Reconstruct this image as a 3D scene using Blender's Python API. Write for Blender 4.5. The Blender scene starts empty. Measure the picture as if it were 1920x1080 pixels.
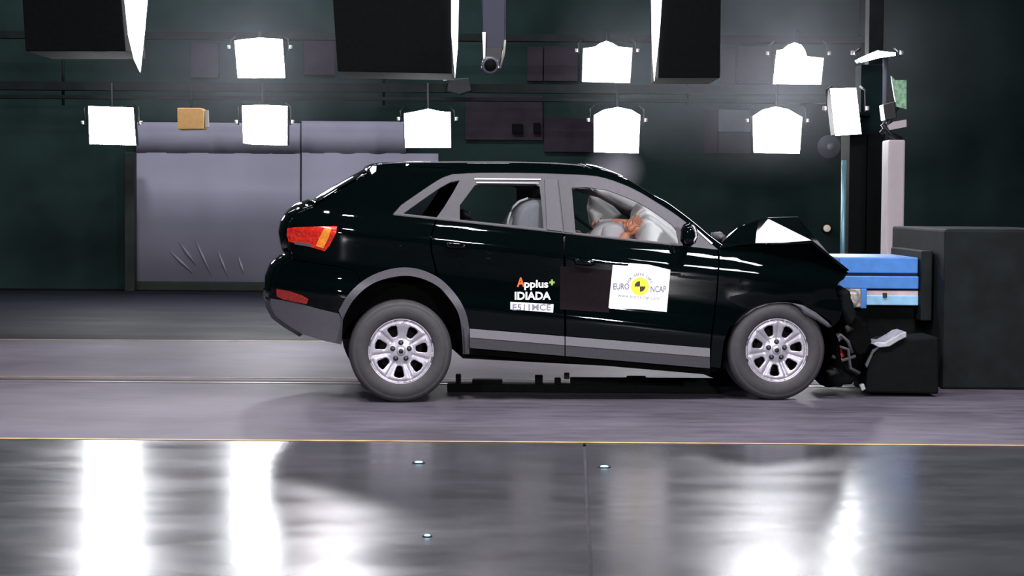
import bpy, bmesh, math, random
import numpy as np
from mathutils import Vector, Matrix, noise
from mathutils.geometry import delaunay_2d_cdt

random.seed(7)
C = bpy.context.scene.collection
SC = bpy.context.scene

# ------------------------------------------------------------------ camera
F = 3557.0                                   # focal length in pixels of a 1920 wide frame
HZ = 380.0                                   # horizon row
A = math.atan((540 - HZ) / F)                # downward tilt
RO = math.radians(0.4)                       # slight roll
r0 = Vector((1, 0, 0)); u0 = Vector((0, math.sin(A), math.cos(A))); fw = Vector((0, math.cos(A), -math.sin(A)))
rt = r0 * math.cos(RO) + u0 * math.sin(RO)
up = -r0 * math.sin(RO) + u0 * math.cos(RO)

def ray(u, v):
    return rt * ((u - 960) / F) + up * ((540 - v) / F) + fw

YR = 13.1                                    # distance of the rear tyre
_d = ray(752, 756)
CAM = Vector((0, 0, -_d.z / _d.y * YR))
cam_d = bpy.data.cameras.new('camera'); cam = bpy.data.objects.new('camera', cam_d); C.objects.link(cam)
cam_d.sensor_width = 36; cam_d.lens = F / 1920 * 36; cam_d.clip_end = 200
M = Matrix((rt, up, -fw)).transposed().to_4x4(); M.translation = CAM
cam.matrix_world = M
SC.camera = cam

def at(u, v, Y):
    d = ray(u, v); return CAM + d * (Y / d.y)
def ground(u, v, z=0.0):
    d = ray(u, v); return CAM + d * ((z - CAM.z) / d.z)

# ------------------------------------------------------------------ world, light, exposure
W_ = bpy.data.worlds.new('hall_dark'); SC.world = W_; W_.use_nodes = True
W_.node_tree.nodes['Background'].inputs[0].default_value = (0.55, 0.6, 0.8, 1)
W_.node_tree.nodes['Background'].inputs[1].default_value = 0.02
SC.view_settings.view_transform = 'Standard'; SC.view_settings.look = 'None'
SC.view_settings.gamma = 1; SC.view_settings.use_curve_mapping = False
SC.view_settings.exposure = 0.0

def area(name, loc, aim, size, power, col=(1, .97, 1)):
    l = bpy.data.lights.new(name, 'AREA'); l.shape = 'RECTANGLE'; l.size, l.size_y = size
    l.energy = power; l.color = col
    o = bpy.data.objects.new(name, l); C.objects.link(o); o.location = loc
    o.rotation_euler = (Vector(aim) - Vector(loc)).to_track_quat('-Z', 'Y').to_euler()
    return o
# the lamp rig hung over the near side of the track (outside the frame)
for x, y, z in ((-3.6, 9.3, 6.2), (-1.7, 9.6, 6.2), (1.2, 9.6, 6.2)):
    area('overhead_light', (x, y, z), (x * .6, 13.9, .4), (.5, .3), 190, (.99, .95, 1))
area('overhead_light', (3.8, 10.6, 6.2), (1.9, 13.4, 1.25), (1.5, 1.1), 260, (.99, .95, 1))  # large unseen panel added so the bonnet facet reflects white
for x, e in ((-4.2, 250), (4.4, 480)):  # unseen fills added on the camera side to brighten the cabin and air bag
    area('front_fill_light', (x, 2.0, 3.3), (x * .2, 13.4, 1.0), (.5, .4), e, (.99, .95, 1))
sl = bpy.data.lights.new('airbag_fill_spot', 'SPOT'); sl.energy = 3600; sl.spot_size = math.radians(7.0); sl.spot_blend = .5; sl.shadow_soft_size = .15  # unseen spot added to brighten the air bags
sl.color = (1, .97, 1); so = bpy.data.objects.new('airbag_fill_spot', sl); C.objects.link(so); so.location = (4.4, 2.2, 2.9)
so.rotation_euler = (at(1212, 428, 13.8) - Vector(so.location)).to_track_quat('-Z', 'Y').to_euler()
# upper lamp bank on the far truss, above the frame: lights the car from behind
for x, e in ((-5.6, 200), (-2.45, 210), (3.6, 240)):
    area('back_lamp_light', (x, 26.5, 6.0), (x * .35, 13.0, .2), (.5, .5), e, (.96, .95, 1))
# unseen fills added above the far half to brighten the curtain and wall
for x in (-7, -1.5):
    area('wall_fill_light', (x, 24.5, 8.0), (x, 31, 1.0), (1.6, .8), 230, (.92, .93, 1))
area('track_light', (-1, 18.2, 7.6), (-1, 16.5, 0), (5, .6), 300, (1, .94, .99))

# ------------------------------------------------------------------ materials
def mat(name, col, rough=.5, metal=0, emit=0, noise_amt=0, noise_scale=8, coat=0, spec=.5, bump=0, emcol=None, stretch=None):
    m = bpy.data.materials.new(name); m.use_nodes = True
    nt = m.node_tree; b = nt.nodes['Principled BSDF']
    b.inputs['Base Color'].default_value = (*col, 1); b.inputs['Roughness'].default_value = rough
    b.inputs['Metallic'].default_value = metal; b.inputs['Specular IOR Level'].default_value = spec
    b.inputs['Coat Weight'].default_value = coat; b.inputs['Coat Roughness'].default_value = .03
    if emit:
        b.inputs['Emission Color'].default_value = (*(emcol or col), 1); b.inputs['Emission Strength'].default_value = emit
    if noise_amt or bump:
        tc = nt.nodes.new('ShaderNodeTexCoord'); mp = nt.nodes.new('ShaderNodeMapping')
        if stretch: mp.inputs['Scale'].default_value = stretch
        n = nt.nodes.new('ShaderNodeTexNoise'); n.inputs['Scale'].default_value = noise_scale; n.inputs['Detail'].default_value = 6
        nt.links.new(tc.outputs['Object'], mp.inputs[0]); nt.links.new(mp.outputs[0], n.inputs['Vector'])
        if noise_amt:
            r = nt.nodes.new('ShaderNodeValToRGB')
            r.color_ramp.elements[0].position = .3; r.color_ramp.elements[1].position = .7
            r.color_ramp.elements[0].color = (*[c * (1 - noise_amt) for c in col], 1)
            r.color_ramp.elements[1].color = (*[min(1, c * (1 + noise_amt)) for c in col], 1)
            nt.links.new(n.outputs['Fac'], r.inputs[0]); nt.links.new(r.outputs[0], b.inputs['Base Color'])
        if bump:
            bp = nt.nodes.new('ShaderNodeBump'); bp.inputs['Strength'].default_value = bump; bp.inputs['Distance'].default_value = .01
            nt.links.new(n.outputs['Fac'], bp.inputs['Height']); nt.links.new(bp.outputs[0], b.inputs['Normal'])
    return m

def glass(name, tint, opacity, rough=.02):
    m = bpy.data.materials.new(name); m.use_nodes = True; nt = m.node_tree
    nt.nodes.clear()
    o = nt.nodes.new('ShaderNodeOutputMaterial'); t = nt.nodes.new('ShaderNodeBsdfTransparent'); g = nt.nodes.new('ShaderNodeBsdfGlossy')
    mx = nt.nodes.new('ShaderNodeMixShader'); f = nt.nodes.new('ShaderNodeFresnel'); f.inputs[0].default_value = 1.45
    t.inputs[0].default_value = (*tint, 1); g.inputs['Roughness'].default_value = rough
    nt.links.new(f.outputs[0], mx.inputs[0]); nt.links.new(t.outputs[0], mx.inputs[1]); nt.links.new(g.outputs[0], mx.inputs[2])
    nt.links.new(mx.outputs[0], o.inputs[0]); return m

MT = {}
MT['paint'] = mat('black_paint', (.0008, .0022, .0024), .6, coat=.6, spec=0, noise_amt=.1, noise_scale=40)
MT['trim'] = mat('grey_plastic', (.08, .078, .092), .55, noise_amt=.08, noise_scale=60)
MT['trim_dark'] = mat('dark_grey_plastic', (.06, .06, .068), .55, noise_amt=.1, noise_scale=60)
MT['surround'] = mat('satin_window_trim', (.06, .057, .068), .42, noise_amt=.08, noise_scale=30)
MT['black'] = mat('matte_black', (.004, .005, .005), .8, noise_amt=.2, noise_scale=20, spec=.1)
MT['void'] = mat('underbody_black', (.003, .003, .003), .9, noise_amt=.2, noise_scale=15, spec=.05)
MT['rubber'] = mat('tyre_rubber', (.043, .042, .046), .62, noise_amt=.12, noise_scale=25)
MT['alloy'] = mat('silver_alloy', (.5, .49, .55), .36, metal=.5, noise_amt=.05, noise_scale=30)
MT['alloy_dark'] = mat('dark_barrel', (.03, .03, .034), .5, metal=.5, noise_amt=.1)
MT['steel'] = mat('brake_steel', (.03, .03, .032), .5, metal=.6, noise_amt=.1)
MT['red'] = mat('red_lens', (.55, .02, .012), .18, coat=.6, noise_amt=.45, noise_scale=55)
MT['orange'] = mat('orange_lens', (.95, .27, .03), .18, coat=.6, noise_amt=.3, noise_scale=70)
MT['reflector'] = mat('red_reflector', (.28, .02, .015), .25, coat=.5, noise_amt=.35, noise_scale=60)
MT['white'] = mat('white_vinyl', (.93, .93, .94), .5, noise_amt=.02)
MT['square'] = mat('matte_dark_vinyl', (.009, .006, .0075), .85, spec=.08, noise_amt=.12, noise_scale=30)
MT['yellow_print'] = mat('yellow_print', (.75, .62, .03), .5, noise_amt=.05)
MT['black_print'] = mat('black_print', (.012, .012, .014), .5, noise_amt=.05)
MT['grey_print'] = mat('grey_print', (.17, .17, .23), .5, noise_amt=.05)
MT['orange_print'] = mat('orange_print', (.85, .16, .02), .5, noise_amt=.05)
MT['green_print'] = mat('green_print', (.35, .6, .12), .5, noise_amt=.05)
MT['bag'] = mat('airbag_fabric', (.86, .84, .87), .8, noise_amt=.05, noise_scale=10, bump=.15)
MT['bag_grey'] = mat('airbag_fabric_grey', (.5, .48, .52), .8, noise_amt=.06, noise_scale=10, bump=.15)
MT['seat'] = mat('seat_cloth', (.27, .265, .31), .8, noise_amt=.08, noise_scale=50)
MT['seat_pipe'] = mat('seat_piping', (.55, .54, .58), .6, noise_amt=.05)
MT['skin'] = mat('dummy_vinyl', (.52, .2, .12), .55, noise_amt=.12, noise_scale=30)
MT['shirt'] = mat('dummy_shirt', (.4, .36, .4), .85, noise_amt=.06, noise_scale=30)
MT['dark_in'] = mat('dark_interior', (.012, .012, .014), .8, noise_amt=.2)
MT['glass_dark'] = glass('tinted_glass', (.22, .27, .26), 1)
MT['glass'] = glass('clear_glass', (.93, .95, .94), 1)
MT['blue'] = mat('blue_aluminium', (.045, .2, .56), .45, metal=.15, noise_amt=.12, noise_scale=12)
MT['blue_pale'] = mat('pale_blue_sheet', (.25, .5, .72), .4, metal=.2, noise_amt=.15, noise_scale=14)
MT['honey'] = mat('crushed_honeycomb', (.42, .38, .36), .5, metal=.4, noise_amt=.4, noise_scale=40, bump=.5)
MT['redwhite'] = mat('pink_white_band', (.55, .42, .45), .5, noise_amt=.2)
MT['alu_torn'] = mat('torn_aluminium', (.42, .43, .46), .45, metal=.5, noise_amt=.3, noise_scale=20)
MT['wall'] = mat('dark_wall', (.018, .036, .034), .9, spec=.1, noise_amt=.35, noise_scale=.9)
MT['wall_panel'] = mat('plum_acoustic_panel', (.04, .03, .042), .9, spec=.1, noise_amt=.2, noise_scale=3)
MT['panel_grey'] = mat('grey_panel', (.11, .12, .15), .8, noise_amt=.15, noise_scale=3)
MT['curtain'] = mat('grey_curtain', (.33, .325, .41), .8, noise_amt=.05, noise_scale=.5, spec=.2)
MT['plinth'] = mat('dark_green_plinth', (.015, .022, .018), .7, noise_amt=.3, noise_scale=6)
MT['truss'] = mat('truss_black', (.008, .011, .011), .7, spec=.15, noise_amt=.3, noise_scale=6)
MT['lamp'] = mat('lamp_diffuser', (1, 1, 1), .5, emit=34, emcol=(.96, .97, 1), noise_amt=.01)
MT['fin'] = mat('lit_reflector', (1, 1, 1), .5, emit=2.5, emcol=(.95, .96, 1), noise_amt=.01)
MT['housing'] = mat('lamp_housing', (.02, .022, .025), .45, metal=.3, noise_amt=.2)
MT['knob'] = mat('pale_knob', (.35, .33, .3), .4, noise_amt=.1)
MT['amber_box'] = mat('amber_box', (.62, .34, .09), .6, noise_amt=.08, noise_scale=14)
MT['cam_blue'] = mat('blue_camera', (.003, .006, .035), .5, noise_amt=.15)
MT['lens'] = mat('camera_lens', (.12, .12, .16), .15, coat=1, noise_amt=.1)
MT['cyan_pole'] = mat('pale_cyan_pole', (.2, .42, .5), .35, metal=.5, noise_amt=.1)
MT['white_wall'] = mat('pale_pillar', (.62, .56, .58), .7, noise_amt=.06, noise_scale=4)
MT['line_y'] = mat('yellow_line', (.6, .42, .18), .6, noise_amt=.35, noise_scale=6)
MT['line_dull'] = mat('dull_yellow_line', (.26, .19, .1), .6, noise_amt=.35, noise_scale=6)
MT['rail'] = mat('rail_steel', (.3, .24, .25), .4, metal=.6, noise_amt=.25, noise_scale=4)
MT['groove'] = mat('groove_dark', (.02, .022, .022), .7, noise_amt=.3)
MT['spot'] = mat('blue_glint', (.2, .7, 1), .3, emit=4, emcol=(.25, .75, 1), noise_amt=.01)
MT['ceiling'] = mat('ceiling_dark', (.03, .03, .033), .9, noise_amt=.2)

def floor_mat(name, c1, c2, rough, scale, stretch, spec=.5, bump=.1, rvar=.08):
    m = bpy.data.materials.new(name); m.use_nodes = True; nt = m.node_tree; b = nt.nodes['Principled BSDF']; N = nt.nodes.new; L = nt.links.new
    tc = N('ShaderNodeTexCoord'); mp = N('ShaderNodeMapping'); mp.inputs['Scale'].default_value = stretch
    n1 = N('ShaderNodeTexNoise'); n1.inputs['Scale'].default_value = scale; n1.inputs['Detail'].default_value = 9; n1.inputs['Roughness'].default_value = .65
    n2 = N('ShaderNodeTexNoise'); n2.inputs['Scale'].default_value = scale * .17; n2.inputs['Detail'].default_value = 3
    L(tc.outputs['Object'], mp.inputs[0]); L(mp.outputs[0], n1.inputs['Vector']); L(tc.outputs['Object'], n2.inputs['Vector'])
    ad = N('ShaderNodeMath'); ad.operation = 'ADD'; L(n1.outputs['Fac'], ad.inputs[0]); L(n2.outputs['Fac'], ad.inputs[1])
    r = N('ShaderNodeValToRGB'); r.color_ramp.elements[0].position = .38; r.color_ramp.elements[1].position = .62
    hf = N('ShaderNodeMath'); hf.operation = 'MULTIPLY'; hf.inputs[1].default_value = .5; L(ad.outputs[0], hf.inputs[0])
    r.color_ramp.elements[0].color = (*c1, 1); r.color_ramp.elements[1].color = (*c2, 1)
    L(hf.outputs[0], r.inputs[0]); L(r.outputs[0], b.inputs['Base Color'])
    mr = N('ShaderNodeMapRange'); mr.inputs[3].default_value = rough - rvar; mr.inputs[4].default_value = rough + rvar
    mr.inputs[1].default_value = .3; mr.inputs[2].default_value = .7
    L(n1.outputs['Fac'], mr.inputs[0]); L(mr.outputs[0], b.inputs['Roughness'])
    b.inputs['Specular IOR Level'].default_value = spec
    bp = N('ShaderNodeBump'); bp.inputs['Strength'].default_value = bump; bp.inputs['Distance'].default_value = .004
    L(n1.outputs['Fac'], bp.inputs['Height']); L(bp.outputs[0], b.inputs['Normal'])
    return m
MT['floor_near'] = floor_mat('glossy_floor', (.045, .047, .055), (.077, .078, .089), .22, 2.2, (.6, 1.2, 1), .4, .04, .05)
MT['floor_mid'] = floor_mat('concrete_track', (.064, .0575, .077), (.146, .132, .17), .6, 4.5, (.5, 1.7, 1), .2, .2, .06)
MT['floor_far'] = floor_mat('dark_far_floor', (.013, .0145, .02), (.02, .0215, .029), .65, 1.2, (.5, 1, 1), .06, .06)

# ------------------------------------------------------------------ object helpers
def link(name, me, m, parent=None):
    o = bpy.data.objects.new(name, me); C.objects.link(o)
    if m is not None and not me.materials: me.materials.append(m)
    if parent: o.parent = parent
    return o
def tag(o, label, cat, group=None):
    o['label'] = label; o['category'] = cat
    if group: o['group'] = group
    return o
def thing(name, label, cat, loc=(0, 0, 0), rotz=0, group=None):
    o = bpy.data.objects.new(name, None); C.objects.link(o); o.location = loc; o.rotation_euler = (0, 0, rotz)
    o.empty_display_size = .1
    return tag(o, label, cat, group)
def struct(o):
    o['kind'] = 'structure'; return o
def me_from(vs, fs, smooth=False, name='m'):
    me = bpy.data.meshes.new(name); me.from_pydata([tuple(v) for v in vs], [], fs); me.validate(); me.update()
    if smooth:
        for p in me.polygons: p.use_smooth = True
    return me
def mesh(name, vs, fs, m, parent=None, smooth=False, origin=None):
    """world-coordinate mesh; moved to its parent's (unrotated) location or to its own origin"""
    off = Vector(parent.location) if parent else (Vector(origin) if origin else Vector((0, 0, 0)))
    o = link(name, me_from([Vector(v) - off for v in vs], fs, smooth), m, parent)
    if not parent and origin: o.location = origin
    return o
BF = [(0, 3, 2, 1), (4, 5, 6, 7), (0, 1, 5, 4), (1, 2, 6, 5), (2, 3, 7, 6), (3, 0, 4, 7)]
def box_v(lo, hi):
    (a, b, c), (d, e, f) = lo, hi
    return [(a, b, c), (d, b, c), (d, e, c), (a, e, c), (a, b, f), (d, b, f), (d, e, f), (a, e, f)]
def bevel(o, w, seg=2):
    md = o.modifiers.new('bevel', 'BEVEL'); md.width = w; md.segments = seg; md.limit_method = 'ANGLE'; md.angle_limit = .6
    return o
def box(name, lo, hi, m, parent=None, bev=0, origin=None):
    o = mesh(name, box_v(lo, hi), BF, m, parent, origin=origin)
    if bev: bevel(o, bev)
    return o
def prism(name, poly, y0, y1, m, parent=None, bev=0, origin=None, skew=0):
    """pixel polygon at depth y0, pushed back to y1 (world)"""
    a = [at(u, v, y0) for u, v in poly]
    b = [Vector((p.x, y1, p.z)) for p in a]; n = len(poly)
    fs = [tuple(range(n)), tuple(range(2 * n - 1, n - 1, -1))] + [(i, i + n, (i + 1) % n + n, (i + 1) % n) for i in range(n)]
    o = mesh(name, a + b, fs, m, parent, origin=origin)
    bm = bmesh.new(); bm.from_mesh(o.data); bmesh.ops.recalc_face_normals(bm, faces=bm.faces); bm.to_mesh(o.data); bm.free()
    if bev: bevel(o, bev)
    return o
def tube(name, pts, rad, m, parent=None, n=10, local=False, origin=None):
    off = Vector((0, 0, 0)) if local else (Vector(parent.location) if parent else (Vector(origin) if origin else Vector((0, 0, 0))))
    pts = [Vector(p) - off for p in pts]; rads = rad if isinstance(rad, (list, tuple)) else [rad] * len(pts)
    vs, fs = [], []
    for i, p in enumerate(pts):
        t = (pts[min(i + 1, len(pts) - 1)] - pts[max(i - 1, 0)]).normalized()
        s = t.cross(Vector((0, 0, 1)) if abs(t.z) < .9 else Vector((1, 0, 0))).normalized(); w = t.cross(s)
        for k in range(n):
            a = 2 * math.pi * k / n; vs.append(p + (s * math.cos(a) + w * math.sin(a)) * rads[i])
    for i in range(len(pts) - 1):
        for k in range(n):
            fs.append((i * n + k, i * n + (k + 1) % n, (i + 1) * n + (k + 1) % n, (i + 1) * n + k))
    fs.append(tuple(range(n - 1, -1, -1))); fs.append(tuple(range((len(pts) - 1) * n, len(pts) * n)))
    o = link(name, me_from(vs, fs, True), m, parent)
    if not parent and origin: o.location = origin
    return o

# ------------------------------------------------------------------ the hall
H = 9.0
YW = ground(400, 543).y                       # back wall
X0, X1, YB = -15.0, 15.0, -5.0
floor = struct(box('floor', (X0, YB, -.3), (X1, YW + .4, -.02), MT['floor_mid']))
def line_pts(p, q, ext=True):
    d = (q - p).normalized(); k0 = (X0 - p.x) / d.x; k1 = (X1 - p.x) / d.x
    return p + d * k0, p + d * k1
n0, n1 = line_pts(ground(240, 824), ground(1680, 834))          # edge of the glossy floor
f0, f1 = line_pts(ground(240, 638), ground(1680, 646))          # far edge of the track
def slab(name, quad, m, top=0.0):
    vs = [(p[0], p[1], -.02) for p in quad] + [(p[0], p[1], top) for p in quad]
    return link(name, me_from(vs, BF), m, floor)
# joint seen at right of centre splits the glossy floor
j0 = ground(1094, 826); j1 = ground(1103, 1020); jd = (j1 - j0).normalized(); jb = j0 + jd * ((YB - j0.y) / jd.y)
def on_line(p, q, x): return p.lerp(q, (x - p.x) / (q.x - p.x))
jt = on_line(n0, n1, j0.x)
g = .008
slab('floor_slab', [(X0, YB), (jb.x - g, YB), (jt.x - g, jt.y - .03), (n0.x, n0.y - .03)], MT['floor_near'])
slab('floor_slab', [(jb.x + g, YB), (X1, YB), (n1.x, n1.y - .03), (jt.x + g, jt.y - .03)], MT['floor_near'])
slab('floor_slab', [(n0.x, n0.y), (n1.x, n1.y), (f1.x, f1.y), (f0.x, f0.y)], MT['floor_mid'])
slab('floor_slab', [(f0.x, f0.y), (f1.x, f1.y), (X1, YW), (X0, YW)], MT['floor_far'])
struct(box('wall_back', (X0, YW, 0), (X1, YW + .3, H), MT['wall']))
struct(box('wall_left', (X0 - .3, YB, 0), (X0, YW + .3, H), MT['wall']))
struct(box('wall_right', (X1, YB, 0), (X1 + .3, YW + .3, H), MT['wall']))
struct(box('wall_front', (X0, YB - .3, 0), (X1, YB, H), MT['wall']))
struct(box('ceiling', (X0 - .3, YB - .3, H), (X1 + .3, YW + .3, H + .3), MT['ceiling']))

def floor_strip(name, p, q, w, z, m):
    a, b = line_pts(p, q); d = (b - a).normalized(); s = Vector((-d.y, d.x, 0)) * w / 2
    vs = [a - s, b - s, b + s, a + s]
    vs = [Vector((v.x, v.y, .0005)) for v in vs] + [Vector((v.x, v.y, z)) for v in vs]
    o = link(name, me_from(vs, BF), m); return o
tag(floor_strip('floor_line', ground(240, 824), ground(1680, 834), .035, .003, MT['line_y']), 'thin worn yellow line along the near edge of the track', 'floor line')
tag(floor_strip('floor_line', ground(240, 707.5), ground(850, 711), .06, .003, MT['line_dull']), 'yellow line beside the steel tow rail beyond the car', 'floor line')
tag(floor_strip('floor_line', ground(240, 638), ground(1680, 646), .09, .003, MT['line_dull']), 'faint yellow line farthest from the camera before the dark floor', 'floor line')
rl = thing('tow_rail', 'steel tow rail groove running along the concrete track', 'rail', (0, ground(500, 714).y, 0))
for nm, va, vb, w, m in (('rail_edge', 717, 721, .045, 'rail'), ('groove', 712.5, 716.5, .1, 'groove')):
    a, b = line_pts(ground(240, va), ground(850, vb)); d = (b - a).normalized(); s = Vector((-d.y, d.x, 0)) * w / 2
    vs = [Vector((v.x, v.y, .0005)) for v in (a - s, b - s, b + s, a + s)]; vs += [Vector((v.x, v.y, .006 if m == 'rail' else .002)) for v in vs]
    mesh(nm, vs, BF, MT[m], rl)

# grey curtain wall of four hung sheets, behind the car
YC = YW - .25
def curtain_sheet(parent, u0_, u1_, v0, v1, m=None, amp=.02):
    p00 = at(u0_, v1, YC); p11 = at(u1_, v0, YC); nx = 70
    vs, fs = [], []
    for j in range(2):
        for i in range(nx + 1):
            x = p00.x + (p11.x - p00.x) * i / nx
            y = YC + amp * math.sin(i * .35) * .3 + amp * noise.noise(Vector((x * 1.1, 3, 0)))
            vs.append((x, y, p00.z if j == 0 else p11.z))
    for i in range(nx): fs.append((i, i + 1, nx + 2 + i, nx + 1 + i))
    o = mesh('sheet', vs, fs, m or MT['curtain'], parent, True)
    o.modifiers.new('solid', 'SOLIDIFY').thickness = .02
    return o
cz = at(540, 531, YC)
cu = thing('wall_curtain', 'large pale grey curtain of hung sheets behind the car', 'curtain', (cz.x, YC, 0))
curtain_sheet(cu, 255, 563, 288, 531); curtain_sheet(cu, 565, 822, 288, 531)
curtain_sheet(cu, 255, 563, 231, 287); curtain_sheet(cu, 565, 762, 228, 287)
pa, pb = at(255, 545, YC), at(822, 531, YC)
box('plinth', (pa.x - .2, YC - .12, 0), (pb.x + .1, YC + .1, pb.z), MT['plinth'], cu, .01)
# creases of light fabric fanned at the curtain foot
for (ua, va, ub, vb) in ((318, 470, 362, 512), (335, 452, 368, 497), (366, 448, 396, 515), (409, 470, 427, 518), (447, 480, 458, 515)):
    tube('crease', [at(ua, va, YC - .03), at((ua + ub) / 2, (va + vb) / 2, YC - .045), at(ub, vb, YC - .03)], [.004, .022, .004], MT['curtain'], cu, 8)
p = at(247, 545, YC - .4)
tag(box('steel_column', (p.x - .09, YC - .5, 0), (p.x + .06, YC - .3, at(247, 285, YC - .4).z), MT['plinth'], bev=.01), 'dark steel column at the left edge of the grey curtain', 'column')

# wall panels
def wall_panel(u0_, v0, u1_, v1, m, label):
    a, b = at(u0_, v1, YW - .04), at(u1_, v0, YW - .04)
    return tag(box('acoustic_panel', (a.x, YW - .06, a.z), (b.x, YW - .004, b.z), MT[m], bev=.006, origin=(a.x, YW - .03, a.z)), label, 'wall panel')
wall_panel(358, 80, 410, 145, 'wall_panel', 'dim plum wall panel left of the upper left lamp')
wall_panel(570, 74, 628, 140, 'panel_grey' if 0 else 'wall_panel', 'dim wall panel right of the upper left lamp')
wall_panel(988, 88, 1018, 152, 'wall_panel', 'narrow plum wall panel left of the upper middle lamp')
wall_panel(1020, 88, 1084, 152, 'wall_panel', 'broad plum wall panel beside the upper middle lamp')
wall_panel(1350, 90, 1380, 158, 'wall_panel', 'narrow plum wall panel left of the upper right lamp')
wall_panel(1382, 86, 1448, 158, 'wall_panel', 'broad plum wall panel beside the upper right lamp')
wall_panel(1320, 205, 1345, 288, 'wall_panel', 'narrow plum wall panel left of the pale grey plate')
wall_panel(1347, 249, 1408, 288, 'wall_panel', 'plum wall panel under the pale grey plate')
wall_panel(1347, 206, 1408, 247, 'panel_grey', 'pale grey plate on the wall left of the lower right lamp')
wall_panel(1020, 222, 1112, 285, 'wall_panel', 'plum wall panel left of the lower lamp with the dome of glare')
wall_panel(872, 180, 1018, 262, 'wall_panel', 'wide dim panel between the two middle lower lamps')

# lighting truss: two dark beams with posts
YL = 27.0
tr = thing('lighting_truss', 'long black truss beam carrying the rows of square lamps', 'truss', (0, YL + .45, 0))
for v, hgt in ((156, .12), (181, .05), (62, .1)):
    a, b = at(-150, v - 4, YL + .45), at(1640, v + 7, YL + .45)
    mesh('beam', [(a.x, YL + .35, a.z - hgt), (b.x, YL + .35, b.z - hgt), (b.x, YL + .55, b.z - hgt), (a.x, YL + .55, a.z - hgt),
                  (a.x, YL + .35, a.z), (b.x, YL + .35, b.z), (b.x, YL + .55, b.z), (a.x, YL + .55, a.z)], BF, MT['truss'], tr)
for u in (118, 720, 1290, 1612):
    p = at(u, 60, YL + .45); tube('hanger_rod', [(p.x, YL + .45, p.z - .05), (p.x, YL + .45, H - .002)], .02, MT['truss'], tr)
    p2 = at(u, 152, YL + .45); tube('hanger_rod', [(p.x, YL + .45, p2.z - .35), (p.x, YL + .45, p.z - .05)], .02, MT['truss'], tr)

def lamp(poly, label, Y=YL, dome=None, group='square lamps on the truss', post=True, tilt=0, back=.2):
    cu_ = sum(p[0] for p in poly) / len(poly); cv = max(p[1] for p in poly)
    base = at(cu_, cv, Y)
    t = thing('studio_lamp', label, 'lamp', base, 0, group)
    prism('diffuser', poly, Y, Y + .03, MT['lamp'], t)
    us = [p[0] for p in poly]; vs_ = [p[1] for p in poly]
    q = [(cu_ + (u - cu_) * 1.05, v) for u, v in poly]
    prism('housing', q, Y + .035, Y + back, MT['housing'], t, .01)
    a, b = min(us), max(us); mv = sum(vs_) / len(vs_)
    for s, u in ((-1, a - 7), (1, b + 7)):
        y = tube('yoke_arm', [at(u, mv, Y + .1), at(u, min(vs_) + 4, Y + .12), at(u - s * 9, min(vs_) - 3, Y + .3)], .014, MT['housing'], t, 8)
        pk = at(u + s * 4, mv - 6, Y + .06)
        k = tube('knob', [pk - Vector((.02, 0, 0)), pk + Vector((.02, 0, 0))], .026, MT['knob'], t, 10)
    if post:
        p = at(cu_, mv, Y + .3); tube('hanger', [(p.x, Y + .22, p.z), (p.x, Y + .325, p.z), (p.x, Y + .325, at(cu_, 59 if min(vs_) < 150 else 156, Y + .4).z)], .02, MT['housing'], t, 8)
    return t
LM = 'square white lamp '  # raised top edges below put the lamp glare into the diffuser shape
lamp([(440, 76), (465, 73), (485, 71), (510, 72), (529, 74), (534, 146), (446, 146)], 'glowing square lamp in the upper row, above the grey curtain')
lamp([(1094, 91), (1115, 88), (1126, 81), (1137, 77), (1148, 81), (1160, 88), (1185, 90), (1181, 155), (1092, 153)], 'glowing square lamp in the upper row, second from the blue camera')
lamp([(1457, 94), (1468, 93), (1478, 84), (1490, 80), (1502, 84), (1509, 94), (1513, 106), (1544, 109), (1539, 158), (1450, 157)], 'glowing lamp in the upper row, its glare shaped as a raised top edge')
lamp([(166, 199), (249, 202), (254, 272), (168, 270)], 'glowing square lamp in the lower row, beside the dark steel column')
lamp([(454, 198), (495, 197), (538, 199), (538, 272), (475, 271), (456, 268)], 'glowing square lamp in the lower row, right of the amber box')
lamp([(758, 213), (780, 209), (803, 204), (826, 209), (844, 210), (845, 277), (760, 277)], 'glowing square lamp in the lower row above the car roof')
lamp([(1114, 216), (1132, 206), (1158, 201), (1184, 206), (1200, 216), (1197, 287), (1114, 285)], 'glowing lamp with its glare shaped as a dome just above the windscreen smoke')
lamp([(1412, 218), (1430, 206), (1454, 200), (1478, 205), (1504, 220), (1499, 288), (1414, 286)], 'glowing lamp with a dome of glare in the lower row above the buckled bonnet')
t8 = lamp([(1557, 166), (1605, 165), (1615, 251), (1567, 254)], 'narrow tilted glowing lamp beside the black tower', Y=22.6, group='side lamps by the tower', post=False, back=.35)
t9 = lamp([(1610, 110), (1628, 102), (1645, 95), (1679, 99), (1679, 104), (1650, 108), (1615, 117)], 'thin slanted lamp seen almost edge on at the tower top', Y=22.6, group='side lamps by the tower', post=False, back=.3)

tube('bracket', [at(1592, 212, 22.9), at(1600, 214, 23.05), at(1630, 216, 23.1)], .03, MT['housing'], t8)
tube('bracket', [at(1650, 104, 22.75), at(1655, 104, 23.62)], .03, MT['housing'], t9)
# amber box on a hanger
p = at(357, 243, YL)
ab = thing('amber_box', 'amber yellow box hung under the truss above the grey curtain', 'box', p)
prism('body', [(332, 202), (376, 202), (383, 207), (382, 242), (333, 243)], YL, YL + .35, MT['amber_box'], ab, .012)
prism('side_clamp', [(384, 208), (390, 206), (391, 238), (385, 240)], YL + .02, YL + .1, MT['knob'], ab, .004)
pp = at(356, 203, YL + .2); tube('hanger', [(pp.x, YL + .3, pp.z - .05), (pp.x, YL + .325, at(356, 158, YL + .4).z)], .02, MT['truss'], ab)

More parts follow.
